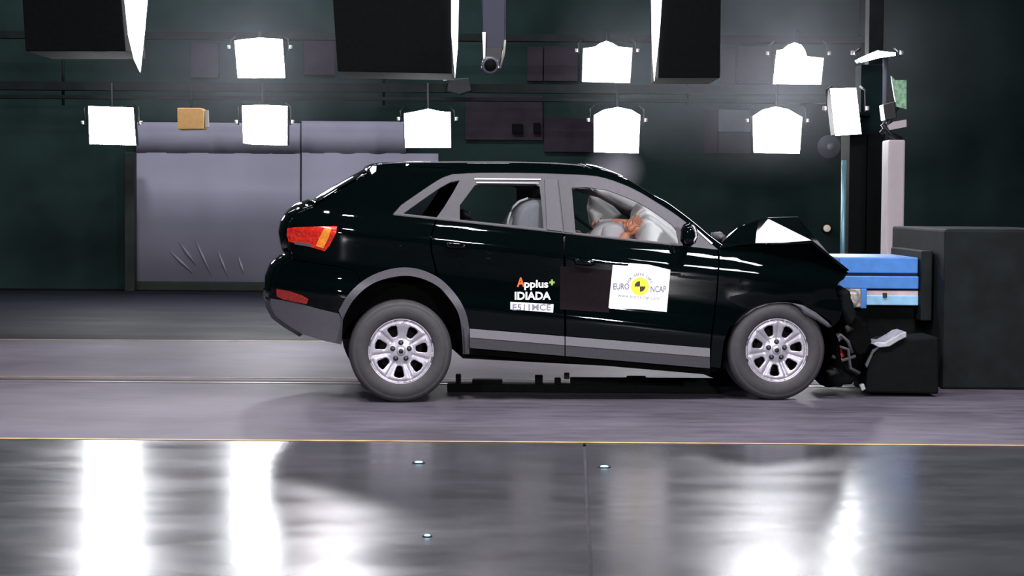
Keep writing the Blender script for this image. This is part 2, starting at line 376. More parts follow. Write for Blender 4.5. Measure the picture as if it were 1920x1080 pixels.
# hanging black light hoods with one lit side skirt each
def hood(poly, fin, label, Y=22.0):
    us = [q[0] for q in poly]; b = at(sum(us) / len(us), max(q[1] for q in poly), Y)
    t = thing('light_hood', label, 'light hood', b, 0, 'black light hoods hung from the ceiling')
    prism('housing', poly, Y, Y + 1.2, MT['black'], t, .01)
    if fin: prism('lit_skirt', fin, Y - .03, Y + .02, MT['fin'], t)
    p = at(sum(us) / len(us), min(q[1] for q in poly), Y + .6); tube('hanger', [(p.x, Y + .6, p.z - .05), (p.x, Y + .6, H)], .03, MT['truss'], t)
    return t
hood([(622, -30), (846, -30), (848, 138), (633, 134)], [(846, -30), (861, -30), (858, 90), (853, 146), (850, 110), (846, 60)], 'black box hood above the car tailgate with a white lit edge')
hood([(1238, -30), (1352, -30), (1350, 146), (1234, 146)], [(1221, -30), (1243, -30), (1237, 62), (1227, 152), (1223, 100)], 'black box hood above the car windscreen with a white lit edge')
hood([(40, -30), (225, -30), (236, 96), (48, 96)], [(230, -30), (278, -30), (270, 60), (262, 135), (251, 112), (240, 66)], 'black box hood at the far left with a wide white lit edge')

# hanging high-speed camera
YK = 20.0
hc = thing('hanging_camera', 'blue and black high speed camera hung over the car roof', 'camera', at(925, 137, YK))
prism('body', [(903, -12), (948, -12), (947, 90), (905, 90)], YK, YK + .3, MT['cam_blue'], hc, .01)
prism('mount_plate', [(910, 88), (944, 88), (938, 120), (908, 118)], YK - .02, YK + .2, MT['housing'], hc, .01)
prism('cable_strip', [(904, 60), (911, 60), (910, 112), (906, 112)], YK - .05, YK - .02, MT['white'], hc, .004)
pl = at(919, 122, YK)
tube('lens_barrel', [pl + Vector((0, .2, .02)), pl + Vector((0, -.12, -.01)), pl + Vector((0, -.15, -.012))], [.095, .095, .08], MT['lens'], hc, 20)
tube('lens_glass', [pl + Vector((.005, -.151, -.012)), pl + Vector((.005, -.158, -.012))], .065, MT['black'], hc, 20)
tube('bracket_arm', [at(947, 75, YK), at(945, 100, YK), at(937, 128, YK)], .012, MT['knob'], hc)
p = at(925, 0, YK + .15); tube('hanger', [(p.x, YK + .15, p.z), (p.x, YK + .15, H)], .04, MT['truss'], hc)
# small device box on the truss
db = thing('device_box', 'small dark device with a pale cap on the truss beam', 'device', at(862, 176, YL + .2))
prism('case', [(842, 148), (880, 146), (884, 170), (862, 177), (838, 170)], YL + .1, YL + .345, MT['housing'], db, .01)
prism('cap', [(829, 142), (841, 141), (842, 149), (830, 150)], YL + .1, YL + .3, MT['white'], db, .006)
prism('lug', [(838, 146), (844, 146), (846, 152), (838, 152)], YL + .14, YL + .3, MT['housing'], db)
# wall devices
wd = thing('wall_lamp', 'dim round floodlight on the wall below the tilted lamp', 'lamp', at(1553, 292, YW - .2))
pl = at(1553, 275, YW - .2)
tube('reflector', [pl + Vector((0, .18, 0)), pl, pl + Vector((0, -.06, 0))], [.05, .17, .18], MT['panel_grey'], wd, 24)
tube('bulb_or_glint', [pl + Vector((.02, -.061, 0)), pl + Vector((.02, -.075, 0))], .05, MT['knob'], wd, 12)
tube('arm', [pl + Vector((0, .1, 0)), pl + Vector((0, .2, 0))], .03, MT['truss'], wd)
ws = thing('signal_lamp', 'small pale warm lamp on the dark wall above the barrier', 'lamp', at(1550, 433, YW - .1))
pl = at(1550, 428, YW - .08)
tube('lens', [pl + Vector((0, -.05, 0)), pl + Vector((0, -.02, 0))], .055, mat('signal_glow', (.8, .7, .6), .5, emit=.35, noise_amt=.02), ws, 16)
tube('socket', [pl + Vector((0, -.02, 0)), pl + Vector((0, .08, 0))], .075, MT['housing'], ws, 16)
for u_, v_, l_ in ((1000, 240, 'dark square vent on the back wall, left of a pair'), (1006 + 20, 237, 'dark square vent on the back wall, right of a pair')):
    pass
wb = thing('wall_box', 'small pair of dark junction boxes on the back wall', 'junction box', at(985, 250, YW - .06))
prism('case', [(960, 232), (980, 232), (980, 250), (960, 250)], YW - .12, YW - .05, MT['black'], wb, .01)
prism('case', [(1000, 230), (1013, 230), (1013, 250), (1000, 250)], YW - .12, YW - .05, MT['black'], wb, .01)

# black tower at the right with pole, pillar and hanging arm
YT = 23.0
p = at(1625, 480, YT)
tw = thing('tower', 'tall black tower of boards at the right behind the barrier', 'tower', (p.x, YT, 0))
a, b = at(1590, 480, YT), at(1660, 250, YT)
box('board', (a.x, YT, 0), ((a.x + b.x) / 2 - .006, YT + .6, b.z), MT['black'], tw, .008)
box('board', ((a.x + b.x) / 2 + .006, YT, 0), (b.x, YT + .6, b.z), MT['black'], tw, .008)
a2, b2 = at(1616, 250, YT), at(1658, 120, YT)
box('upper_board', (a2.x, YT + .1, b.z), (b2.x, YT + .5, b2.z), mat('teal_black', (.004, .012, .014), .8, spec=.1, noise_amt=.2), tw, .008)
tube('mast', [(b2.x + .02, YT + .05, b.z), (b2.x + .02, YT + .05, at(1660, 108, YT).z)], .03, MT['panel_grey'], tw)
box('upright', (at(1647, 100, YT).x, YT + .62, 0), (at(1675, 100, YT).x, YT + .9, 7.0), MT['truss'], tw, .01)
q = at(1580, 480, 22.0)
tag(tube('pole', [(q.x, 22.0, 0), (q.x, 22.0, at(1580, 300, 22.0).z)], .028, MT['cyan_pole'], origin=(q.x, 22.0, 0)), 'slim pale cyan pole standing left of the black tower', 'pole')
a, b = at(1663, 500, 21.5), at(1698, 262, 21.5)
tag(box('pillar', (a.x, 21.5, 0), (b.x, 21.9, b.z), MT['white_wall'], bev=.02, origin=(a.x, 21.5, 0)), 'pale pillar standing right of the black tower', 'pillar')
sb = thing('side_rig', 'cluster of black clamps and bright reflectors at the right edge above the pillar', 'lamp rig', at(1690, 262, 21.5))
prism('reflector', [(1664, 236), (1676, 228), (1700, 224), (1700, 238), (1668, 244)], 21.5, 21.54, MT['white_wall'], sb, .004)
prism('reflector', [(1671, 142), (1679, 150), (1700, 150), (1700, 205), (1681, 200), (1676, 175)], 21.5, 21.54, mat('green_gel', (.3, .55, .35), .3, noise_amt=.5, noise_scale=20), sb, .004)
tube('clamp_arm', [at(1652, 250, 21.6), at(1663, 238, 21.6), at(1672, 215, 21.6), at(1690, 190, 21.6)], .025, MT['housing'], sb)
tube('clamp_arm', [at(1655, 232, 21.6), at(1670, 252, 21.6), at(1690, 262, 21.62)], .03, MT['housing'], sb)
prism('clamp_box', [(1656, 196), (1678, 190), (1682, 222), (1660, 226)], 21.55, 21.8, MT['housing'], sb, .01)

# small glowing discs standing in for blue glints reflected in the floor
for u, v, s, l in ((785, 868, .022, 'tiny blue reflected glint made as a glowing disc on the glossy floor near the rear wheel'),
                   (1133, 876, .022, 'tiny blue reflected glint made as a glowing disc on the glossy floor beside the slab joint'),
                   (801, 1006, .013, 'faint blue reflected glint made as a glowing disc, closest to the camera')):
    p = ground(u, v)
    t = thing('floor_glint', l, 'floor glint', p)
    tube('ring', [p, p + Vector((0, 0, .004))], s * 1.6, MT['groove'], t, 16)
    tube('bulb_or_glint', [p + Vector((0, 0, .004)), p + Vector((0, 0, .008))], [s, s * .8], MT['spot'], t, 14)

# ------------------------------------------------------------------ the car frame of reference
GR, GF = ground(752, 756), ground(1457, 752)
ax = (GF - GR); ax.z = 0; PSI = math.atan2(ax.y, ax.x)
ex = Vector((math.cos(PSI), math.sin(PSI), 0)); ey = Vector((-ex.y, ex.x, 0))
CW = 1.83                                     # width over the doors
def loc(u, v, y):
    """pixel on the car's upright plane at lateral distance y from the near flank -> car coordinates"""
    d = ray(u, v); o = CAM - GR
    k = (y - o.dot(ey)) / d.dot(ey)
    p = o + d * k
    return Vector((p.dot(ex), y, p.z))
# flank profile: inset as a function of rows below the belt line
_d = [-130, -100, 0, 18, 34, 44, 60, 100, 135, 150, 162, 190, 230, 300]
_i = [.27, .235, .115, .085, .03, .012, .024, .04, .036, .012, .008, .03, .06, .1]
_tab_x = np.arange(-200, 360.0); _t = np.interp(_tab_x, _d, _i)
_k = np.exp(-.5 * (np.arange(-15, 16) / 4.5) ** 2); _k /= _k.sum()
_t = np.convolve(np.pad(_t, 15, mode='edge'), _k, 'valid')
def belt(u): return 402 + (u - 738) * .1087
def ins(u, v):
    y = float(np.interp(v - belt(u), _tab_x, _t))
    if u < 770: y += .035 * ((770 - u) / 115) ** 2 if u > 655 else .035 + .0006 * (655 - u)
    if u < 655: y += .2 * ((655 - u) / 148) ** 2.3
    if v < 318 and 755 < u < 850: y += .0009 * (318 - v) * math.sin((u - 755) / 95 * math.pi) ** .5
    if u > 1400: y += .16 * ((u - 1400) / 190) ** 2
    if u > 1360 and v < 620:                   # crumpled fender
        y += .022 * noise.noise(Vector((u * .018, v * .03, 4))) * min(1, (u - 1360) / 80) + .0
    return y

def resample(poly, step):
    out = []
    n = len(poly)
    for i in range(n):
        a, b = Vector(poly[i]), Vector(poly[(i + 1) % n]); k = max(1, int((b - a).length / step))
        for j in range(k): out.append(a.lerp(b, j / k))
    return out
def inside(p, poly):
    x, y = p; c = False; n = len(poly)
    for i in range(n):
        x1, y1 = poly[i][0], poly[i][1]; x2, y2 = poly[(i + 1) % n][0], poly[(i + 1) % n][1]
        if (y1 > y) != (y2 > y) and x < (x2 - x1) * (y - y1) / (y2 - y1) + x1: c = not c
    return c
def edge_dist(p, polys):
    best = 1e9
    for poly in polys:
        n = len(poly)
        for i in range(n):
            ax_, ay_ = poly[i][0], poly[i][1]; bx_, by_ = poly[(i + 1) % n][0], poly[(i + 1) % n][1]
            dx, dy = bx_ - ax_, by_ - ay_; L = dx * dx + dy * dy
            t = 0 if L == 0 else max(0, min(1, ((p[0] - ax_) * dx + (p[1] - ay_) * dy) / L))
            d = math.hypot(p[0] - ax_ - t * dx, p[1] - ay_ - t * dy); best = min(best, d)
    return best
def tri2d(poly, holes=(), step=9.0):
    rings = [resample(poly, step)] + [resample(h, step) for h in holes]
    pts, edges = [], []
    for r in rings:
        b = len(pts); pts += r; edges += [(b + i, b + (i + 1) % len(r)) for i in range(len(r))]
    us = [p[0] for p in poly]; vs = [p[1] for p in poly]
    y = min(vs) + step * .5; row = 0
    while y < max(vs):
        x = min(us) + step * (.5 if row % 2 else 0)
        while x < max(us):
            if inside((x, y), poly) and not any(inside((x, y), h) for h in holes) and edge_dist((x, y), [poly] + list(holes)) > step * .45:
                pts.append(Vector((x, y)))
            x += step
        y += step * .87; row += 1
    r = delaunay_2d_cdt([Vector((p[0], p[1])) for p in pts], edges, [], 0, 1e-5)
    V, T = r[0], r[2]
    out = []
    for t in T:
        c = (V[t[0]] + V[t[1]] + V[t[2]]) / 3
        if inside(c, poly) and not any(inside(c, h) for h in holes): out.append(tuple(t))
    return V, out
def flank_pts(V, off=0.0, fn=None):
    fn = fn or ins
    return [loc(p[0], p[1], fn(p[0], p[1]) + off) for p in V]
def panel(name, poly, m, parent, holes=(), off=0.0, step=9.0, fn=None, thick=.012, mirror=False):
    fn = fn or ins
    V, T = tri2d(poly, holes, step)
    P = flank_pts(V, off, fn)
    Nn = []
    for p in V:
        a = loc(p[0] + 1.5, p[1], fn(p[0] + 1.5, p[1])) - loc(p[0] - 1.5, p[1], fn(p[0] - 1.5, p[1]))
        b = loc(p[0], p[1] + 1.5, fn(p[0], p[1] + 1.5)) - loc(p[0], p[1] - 1.5, fn(p[0], p[1] - 1.5))
        n = a.cross(b).normalized()
        if n.y > 0: n = -n
        Nn.append(n)
    if mirror:
        P = [Vector((p.x, CW - p.y, p.z)) for p in P]; Nn = [Vector((n.x, -n.y, n.z)) for n in Nn]
    fs = []
    for t in T:
        n = (P[t[1]] - P[t[0]]).cross(P[t[2]] - P[t[0]])
        ok = n.y < 0 if not mirror else n.y > 0
        fs.append(t if ok else (t[0], t[2], t[1]))
    # thickness: a back skin and an edge
    if thick:
        nf = len(P); B = [p - n * thick for p, n in zip(P, Nn)]
        cnt = {}
        for f in fs:
            for i in range(3):
                e = (f[i], f[(i + 1) % 3]); cnt[e] = cnt.get(e, 0) + 1
        rim = [e for e in cnt if (e[1], e[0]) not in cnt]
        fs2 = fs + [(c + nf, b + nf, a + nf) for a, b, c in fs] + [(e[1], e[0], e[0] + nf, e[1] + nf) for e in rim]
        me = me_from(P + B, fs2, True)
        normals = Nn + [-n for n in Nn]
    else:
        me = me_from(P, fs, True); normals = Nn
    if len(me.vertices) == len(normals):
        if thick:
            ln = []
            for pl_ in me.polygons:
                if len(pl_.vertices) == 4: pl_.use_smooth = False
                for vi in pl_.vertices: ln.append(tuple(normals[vi]) if len(pl_.vertices) == 3 else tuple(pl_.normal))
            me.normals_split_custom_set(ln)
        else:
            me.normals_split_custom_set_from_vertices([tuple(n) for n in normals])
    return link(name, me, m, parent)
def pillow(name, poly, yc, b, rad, m, parent, step=5.0, flat=0.0):
    """soft closed body whose outline is the pixel polygon on the plane y=yc, half thickness b"""
    V, T = tri2d(poly, (), step)
    P, Q = [], []
    bnd = set(); cnt = {}
    for t in T:
        for i in range(3):
            e = (t[i], t[(i + 1) % 3]); cnt[e] = cnt.get(e, 0) + 1
    rim = [e for e in cnt if (e[1], e[0]) not in cnt]
    for e in rim: bnd.add(e[0]); bnd.add(e[1])
    for i, p in enumerate(V):
        d = 0 if i in bnd else min(1, edge_dist(p, [poly]) / rad); h = b * (flat + (1 - flat) * math.sqrt(max(0, 1 - (1 - d) ** 2)))
        q = loc(p[0], p[1], yc); P.append(Vector((q.x, yc - h, q.z))); Q.append(Vector((q.x, yc + h, q.z)))
    n = len(P); fs = []
    for t in T:
        nn = (P[t[1]] - P[t[0]]).cross(P[t[2]] - P[t[0]])
        t = t if nn.y < 0 else (t[0], t[2], t[1])
        fs += [t, (t[0] + n, t[2] + n, t[1] + n)]
    for e in rim: fs.append((e[0], e[0] + n, e[1] + n, e[1]))
    me = me_from(P + Q, fs, True)
    bm = bmesh.new(); bm.from_mesh(me); bmesh.ops.remove_doubles(bm, verts=bm.verts, dist=1e-4)
    bmesh.ops.recalc_face_normals(bm, faces=bm.faces); bm.to_mesh(me); bm.free()
    return link(name, me, m, parent)
def local_mesh(name, vs, fs, m, parent, smooth=False):
    me = me_from(vs, fs, smooth)
    bm = bmesh.new(); bm.from_mesh(me); bmesh.ops.recalc_face_normals(bm, faces=bm.faces); bm.to_mesh(me); bm.free()
    return link(name, me, m, parent)
def shell(name, outline, m, parent, crown=.03, drop=0.0, inset=0.0, n=16, thick=.01, fn=None):
    """sheet across the car from the near flank to the far flank along a pixel outline"""
    vs, fs = [], []
    P = [loc(u, v, (fn or ins)(u, v) + inset) for u, v in outline]
    for i, p in enumerate(P):
        a = P[max(0, i - 1)]; b = P[min(len(P) - 1, i + 1)]
        t = (b - a); t.y = 0; t.normalize(); nrm = Vector((-t.z, 0, t.x))
        for k in range(n + 1):
            s = -1 + 2 * k / n; y = CW / 2 + s * (CW / 2 - p.y)
            q = Vector((p.x, y, p.z)) + nrm * (crown * (1 - abs(s) ** 3) - drop)
            vs.append(q)
    for i in range(len(P) - 1):
        for k in range(n): fs.append((i * (n + 1) + k, i * (n + 1) + k + 1, (i + 1) * (n + 1) + k + 1, (i + 1) * (n + 1) + k))
    o = link(name, me_from(vs, fs, True), m, parent)
    if thick: s_ = o.modifiers.new('solid', 'SOLIDIFY'); s_.thickness = thick; s_.offset = 0
    return o

car = thing('car', 'black five door compact utility car crashing into the blue barrier', 'car', GR, PSI)

def smooth(pts, k=4):
    out = []
    for i in range(len(pts) - 1):
        p0, p1, p2, p3 = (Vector(pts[max(0, i - 1)]), Vector(pts[i]), Vector(pts[i + 1]), Vector(pts[min(len(pts) - 1, i + 2)]))
        for j in range(k):
            t = j / k
            q = .5 * ((2 * p1) + (p2 - p0) * t + (2 * p0 - 5 * p1 + 4 * p2 - p3) * t * t + (3 * p1 - p0 - 3 * p2 + p3) * t ** 3)
            out.append((q.x, q.y))
    return out + [tuple(pts[-1])]
# outlines traced on the near flank
SURR = [(736, 402), (752, 384), (775, 368), (800, 351), (820, 338), (835, 330), (850, 326), (900, 323.5), (1000, 324), (1060, 326), (1119, 330), (1163, 343), (1198, 359), (1233, 380), (1260, 397), (1286, 416), (1312, 438), (1346, 467)]
SIL = [(704, 311), (720, 309), (760, 307.5), (850, 307), (950, 307), (1030, 308.5), (1074, 311.5), (1103, 315), (1128, 319), (1167, 333), (1198, 350), (1226, 367), (1249, 379), (1277, 399), (1304, 420), (1330, 442), (1360, 464)]
SIL = smooth(SIL, 3)
ARCH_O = [(635, 583), (651, 555), (677, 529), (710, 511), (749, 502), (788, 505.5), (827, 524), (858, 557), (874, 588), (880, 617)]
ARCH_O = smooth(ARCH_O)
ARCH_I = [(643, 600), (646, 592), (661, 565), (687, 539), (718, 524), (760, 517), (796, 524), (827, 542), (853, 575), (863, 601), (867, 635), (868, 662)]
ARCH_I = [ARCH_I[0]] + smooth(ARCH_I[1:])
SURR = SURR[:1] + smooth(SURR[1:6], 3) + smooth(SURR[6:], 3)
KS = 1 + len(smooth([(0, 0)] * 5, 3)) - 1
def chain(*parts):
    o = []
    for p in parts: o += list(p)
    return o
belt_pts = lambda a, b, n=6: [(a + (b - a) * i / n, belt(a + (b - a) * i / n)) for i in range(n + 1)]

def side_panels(parent, mir):
    j = (lambda nm: nm)
    P = lambda nm, poly, m, holes=(), off=0.0, step=9.0: panel(nm, poly, MT[m], parent, holes, off, step, mirror=mir)
    r = {}
    r['quarter'] = P('rear_quarter_panel', chain([(587, 389), (612, 373), (640, 355), (668, 339), (697, 323), (704, 311), (760, 312), (848, 316), (850, 325.5)], list(reversed(SURR[:KS])),
        belt_pts(738, 817, 3), [(811, 428), (806, 445), (808, 475), (815, 503), (817, 517)], [q for q in reversed(ARCH_O) if 677 <= q[0] <= 815], [
        (668, 508), (640, 500), (600, 494), (549, 487), (547, 470), (541, 452), (538, 437), (541, 420), (549, 408), (562, 398)]), 'paint')
    r['bumper'] = P('rear_bumper', [(549, 488.5), (600, 495.5), (640, 501.5), (667, 509), (675.5, 530), (651, 555), (636, 583), (632, 587), (600, 579), (560, 568), (530, 562), (507, 559), (511, 545), (512, 525), (519, 506), (533, 493)], 'paint', step=8)
    r['lower'] = P('bumper_skirt', [(507, 560), (530, 563), (560, 569), (600, 580), (635, 588), (643, 601), (640, 646), (607, 639), (568, 627), (537, 608), (518, 594), (509, 576)], 'trim', step=8)
    r['arch'] = P('rear_arch_trim', chain([(643, 601)], ARCH_O, [(880, 664), (868, 664)], list(reversed(ARCH_I[:-1]))), 'trim', off=-.012, step=7)
    r['rdoor'] = P('rear_door', chain(belt_pts(820, 1056, 6), [(1057, 540), (1058, 629)], [(1000, 624.5), (940, 619.5), (881, 615.5)], [q for q in reversed(ARCH_O) if 820 <= q[0] <= 879], [(819, 505), (811, 475), (809, 446), (814, 429)]), 'paint')
    r['fdoor'] = P('front_door', chain(belt_pts(1060, 1346, 8), [(1346, 500), (1342, 560), (1334, 620), (1331, 652)], [(1280, 647.5), (1180, 639.5), (1062, 629.5)], [(1061, 540)]), 'paint')
    r['fender'] = P('front_fender', [(1350, 468), (1368, 463), (1400, 461), (1440, 459), (1485, 458), (1522, 456), (1548, 478), (1575, 497), (1590, 511), (1583, 522), (1572, 530), (1566, 545), (1572, 562), (1580, 580), (1574, 600), (1562, 612),
        (1548, 600), (1530, 586), (1510, 575), (1484, 568), (1460, 566), (1436, 568), (1410, 577), (1388, 592), (1368, 613), (1357, 640), (1351, 690), (1332, 688), (1334, 655), (1337, 620), (1345, 560), (1349, 500)], 'paint', step=8)
    r['surround'] = P('window_surround', chain(SURR, list(reversed(belt_pts(738, 1346, 12)))), 'surround', holes=[
        [(756, 400.5), (790, 376), (825, 352), (845, 341), (862, 338), (850, 360), (833, 388), (819, 407.5)],
        [(862, 385), (890, 347.5), (900, 344), (950, 344), (1004, 345.5), (1012, 350), (1016, 385), (1019, 428), (940, 420), (862, 412)],
        [(1072, 352), (1100, 351), (1138, 356), (1170, 368), (1198, 380), (1226, 397), (1260, 421), (1268, 432), (1273, 457), (1195, 449), (1079, 436)]], off=.004, step=7)
    r['roofside'] = P('roof_side', chain([(704, 311.5)], SIL[1:], [(1349, 467)], list(reversed(SURR[KS + 1:])), [(848, 315)], [(760, 311)]), 'paint', step=7)
    return r
NR = side_panels(car, False)
# the far flank: the same panels mirrored, joined into one part
tmp = side_panels(car, True)
bmj = bmesh.new(); mats = []
for o in tmp.values():
    mm = o.data.materials[0]
    if mm not in mats: mats.append(mm)
    b0 = len(bmj.faces); bmj.from_mesh(o.data); bmj.faces.ensure_lookup_table()
    for f in bmj.faces[b0:]: f.material_index = mats.index(mm)
    bpy.data.objects.remove(o)
far = bpy.data.meshes.new('far'); bmj.to_mesh(far); bmj.free()
for mm in mats: far.materials.append(mm)
link('far_side_body', far, None, car)

# sill trims (two halves), each a light ledge above a dark skirt
def sill(ua, ub):
    t = lambda u: 615.5 + (u - 884) * .0815
    top = [(ua + (ub - ua) * k / 5, t(ua + (ub - ua) * k / 5) + 1) for k in range(6)]
    mid = [(u, v + 16.5) for u, v in top]; bot = [(u, v + 36 + (u - 884) * .004) for u, v in top]
    f1 = lambda u, v: .03 - .0022 * (v - t(u)); f2 = lambda u, v: -.006 + .0007 * (v - t(u) - 17)
    a = panel('sill_trim', top + mid[::-1], MT['trim'], car, step=6, fn=f1)
    panel('lower_skirt', mid + bot[::-1], MT['trim_dark'], a, step=6, fn=f2)
    # black underside below the sill
    panel('under_panel', [(u, v) for u, v in bot] + [(u, v + 12) for u, v in bot[::-1]], MT['void'], a, step=8, fn=lambda u, v: .05)
sill(881, 1058.5); sill(1060.5, 1331)

# glass
panel('quarter_window', [(752, 402), (790, 373), (825, 349), (845, 338), (866, 335), (853, 360), (836, 388), (821, 410)], MT['glass_dark'], car, off=.018, step=12, thick=.004)
panel('rear_door_window', [(858, 386), (888, 345), (900, 341), (1006, 342), (1015, 350), (1022, 430), (858, 414)], MT['glass_dark'] if 0 else MT['glass'], car, off=.02, step=12, thick=.004)
panel('front_door_window', [(1069, 349), (1100, 348), (1138, 353), (1171, 365), (1228, 394), (1263, 419), (1272, 432), (1276, 459), (1195, 452), (1076, 438)], MT['glass'], car, off=.02, step=12, thick=.004)
# bright trim along the door window tops and black B-pillar seam
flush = lambda u, v: ins(u, v) - .004
panel('window_strip', [(890, 334), (1014, 335), (1014, 337.5), (889, 336.5)], MT['alloy'], car, step=8, fn=flush, thick=.004)
panel('window_strip', [(893, 341), (1010, 342.5), (1010, 344), (893, 343)], MT['alloy'], car, step=8, fn=flush, thick=.004)
panel('pillar_cover', [(1021, 336), (1044, 336), (1055, 434), (1026, 430)], MT['trim'], car, step=8, fn=flush, thick=.006)
panel('pillar_cover', [(1047, 336), (1068, 338), (1075, 437), (1058, 434.5)], MT['surround'], car, step=8, fn=flush, thick=.006)
panel('belt_trim', [(738, 401), (862, 414.5), (1060, 436), (1274, 459.5), (1274, 461.5), (1060, 438), (862, 416.5), (738, 403.5)], MT['alloy_dark'], car, step=9, fn=lambda u, v: ins(u, v) - .006, thick=.006)
panel('pillar_edge', [(1300, 427), (1304, 427), (1337, 456), (1334, 458)], MT['alloy'], car, step=6, fn=flush, thick=.004)
# roof, windscreen, tailgate, bumper across the car
shell('roof', SIL[:22], MT['paint'], car, crown=.02)
rrail = [(712, 312), (724, 309), (760, 306.5), (850, 305.8), (950, 306), (1040, 308), (1080, 311), (1100, 314.5), (1106, 317.5)]
for k in range(2):
    pts = [loc(u, v, .33) for u, v in rrail]
    if k: pts = [Vector((p.x, CW - p.y, p.z)) for p in pts]
    tube('roof_rail', pts, .012, MT['surround'], car, 8, local=True)
shell('windscreen', SIL[21:], MT['glass'], car, crown=.05, inset=.06, thick=.006, drop=.01)
shell('tailgate', [(546, 470), (541, 452), (538, 437), (541, 420), (549, 408), (562, 398), (587, 389)], MT['paint'], car, crown=.06)
shell('rear_window', [(587, 389), (612, 373), (640, 355), (668, 339), (694, 325)], MT['glass_dark'], car, crown=.04, inset=.02)
shell('roof_spoiler', [(690, 327), (693, 318), (699, 311), (704, 310), (725, 309)], MT['paint'], car, crown=.015, inset=-.005)
shell('bumper_back', [(568, 626), (537, 607), (519, 593), (510.5, 576), (508, 560)], MT['trim'], car, crown=.05, inset=.03)
shell('bumper_cover', [(507, 560), (511, 545), (512, 525), (519, 506), (533, 493), (548, 487), (547, 470)], MT['paint'], car, crown=.06)
panel('spoiler_end', [(693, 318), (698, 311), (706, 311), (705, 321), (697, 327)], MT['alloy'], car, step=5, fn=lambda u, v: ins(u, v) - .006, thick=.004)
tube('rear_wiper', [loc(571, 385, .75), loc(578, 383, .75), loc(584, 385, .75), loc(590, 388, .75)], .012, MT['alloy'], car, 8, local=True)
shell('wiper_cowl', [(565, 397), (575, 391), (588, 389)], MT['paint'], car, crown=.01, inset=.1)
tube('windscreen_glint', [loc(u, v, ins(u, v) + .005) for u, v in SIL if u > 1225], .0038, MT['alloy'], car, 8, local=True)  # silver tube put in for the bright rim highlight along the windscreen
# lamps and reflectors on the tail
tl = panel('tail_light', [(539, 428), (555, 426), (600, 424.5), (632, 424), (630, 437), (618, 460), (609, 471), (585, 464), (562, 458), (541, 453), (537.5, 440)], MT['red'], car, step=5, fn=lambda u, v: ins(u, v) - .008)
panel('indicator_lens', [(608, 428), (622, 427), (616, 446), (606, 466), (592, 461), (600, 443)], MT['orange'], tl, step=4, fn=lambda u, v: ins(u, v) - .014, thick=.008)
panel('clear_strip', [(553, 453), (584, 458), (583, 463), (552, 458)], MT['trim'], tl, step=4, fn=lambda u, v: ins(u, v) - .012, thick=.006)
panel('bumper_reflector', [(518, 542), (541, 546), (565, 554), (578, 562), (575, 570), (552, 566), (530, 561), (519, 556)], MT['reflector'], car, step=4, fn=lambda u, v: ins(u, v) - .008)
# fuel flap, door handles
def handle(parent, u, v):
    h = pillow('door_handle', [(u, v), (u + 8, v - 4), (u + 34, v - 1), (u + 44, v + 3), (u + 42, v + 10), (u + 32, v + 12), (u + 6, v + 10)], ins(u + 20, v + 4) - .022, .014, 5, MT['paint'], parent, 3)
    for du in (6, 36):
        p = loc(u + du, v + 4, ins(u + du, v + 4)); tube('handle_mount', [p, p + Vector((0, -.02, 0))], .014, MT['black'], h, 8, local=True)
    return h
handle(NR['rdoor'], 832, 456)
handle(NR['fdoor'], 1074, 487)
# wing mirror
wm = pillow('wing_mirror', [(1276, 432), (1281, 421), (1290, 416), (1300, 420), (1307, 430), (1309, 444), (1304, 456), (1293, 462), (1281, 460), (1275, 450)], -.07, .075, 12, MT['paint'], car, 3.5)
pillow('mirror_rim', [(1296, 421), (1301, 423), (1306, 433), (1307, 445), (1302, 455), (1299, 452), (1303, 443), (1301, 431)], -.135, .02, 3, MT['alloy'], wm, 2)
p = loc(1290, 460, .05); tube('mirror_arm', [p + Vector((0, .08, -.01)), p + Vector((0, -.07, .02))], .025, MT['black'], wm, 10, local=True)

# decals: side lettering and the white test sticker
def text2d(s, bold=0.0):
    c = bpy.data.curves.new('t', 'FONT'); c.body = s; c.size = 1; c.offset = bold; c.resolution_u = 3
    o = bpy.data.objects.new('t', c); C.objects.link(o)
    bpy.context.view_layer.update()
    me = bpy.data.meshes.new_from_object(o.evaluated_get(bpy.context.evaluated_depsgraph_get()))
    V = [(v.co.x, v.co.y) for v in me.vertices]; Fc = [tuple(p.vertices) for p in me.polygons]
    bpy.data.objects.remove(o); bpy.data.meshes.remove(me); return V, Fc
def text(name, s, m, parent, box_px, off, bold=.02, shear=0):
    """letters fitted into a pixel box (u0,v0,u1,v1) lying on the flank, each letter its own part"""
    V, _ = text2d(s, bold)
    xs = [v[0] for v in V]; ys = [v[1] for v in V]; a0, a1, b0, b1 = min(xs), max(xs), min(ys), max(ys)
    u0_, v0, u1_, v1 = box_px
    for i, ch in enumerate(s):
        if ch == ' ': continue
        Vp, _ = text2d(s[:i + 1], bold); Vc, Fc = text2d(ch, bold)
        dx = max(v[0] for v in Vp) - max(v[0] for v in Vc)
        P = []
        for x, y in Vc:
            u = u0_ + (x + dx - a0) / (a1 - a0) * (u1_ - u0_); v = v1 + (y - b0) / (b1 - b0) * (v0 - v1)
            v += (u - (u0_ + u1_) / 2) * shear
            P.append(loc(u, v, ins(u, v) + off))
        local_mesh(name, P, Fc, m, parent)
dl = panel('side_lettering', [(964, 518), (1042, 523), (1040, 588), (957, 581)], MT['black_print'] if 0 else MT['paint'], car, step=8, fn=lambda u, v: ins(u, v) - .001, thick=.001)
text('letter', 'A', MT['orange_print'], dl, (969, 520, 984, 538), -.004, .03)
text('letter', 'pplus', MT['white'], dl, (983, 525, 1028, 544), -.004, .03)
text('letter', '+', MT['green_print'], dl, (1030, 524, 1040, 535), -.004, .06)
text('letter', 'IDIADA', MT['white'], dl, (965, 547, 1033, 562), -.004, .035)
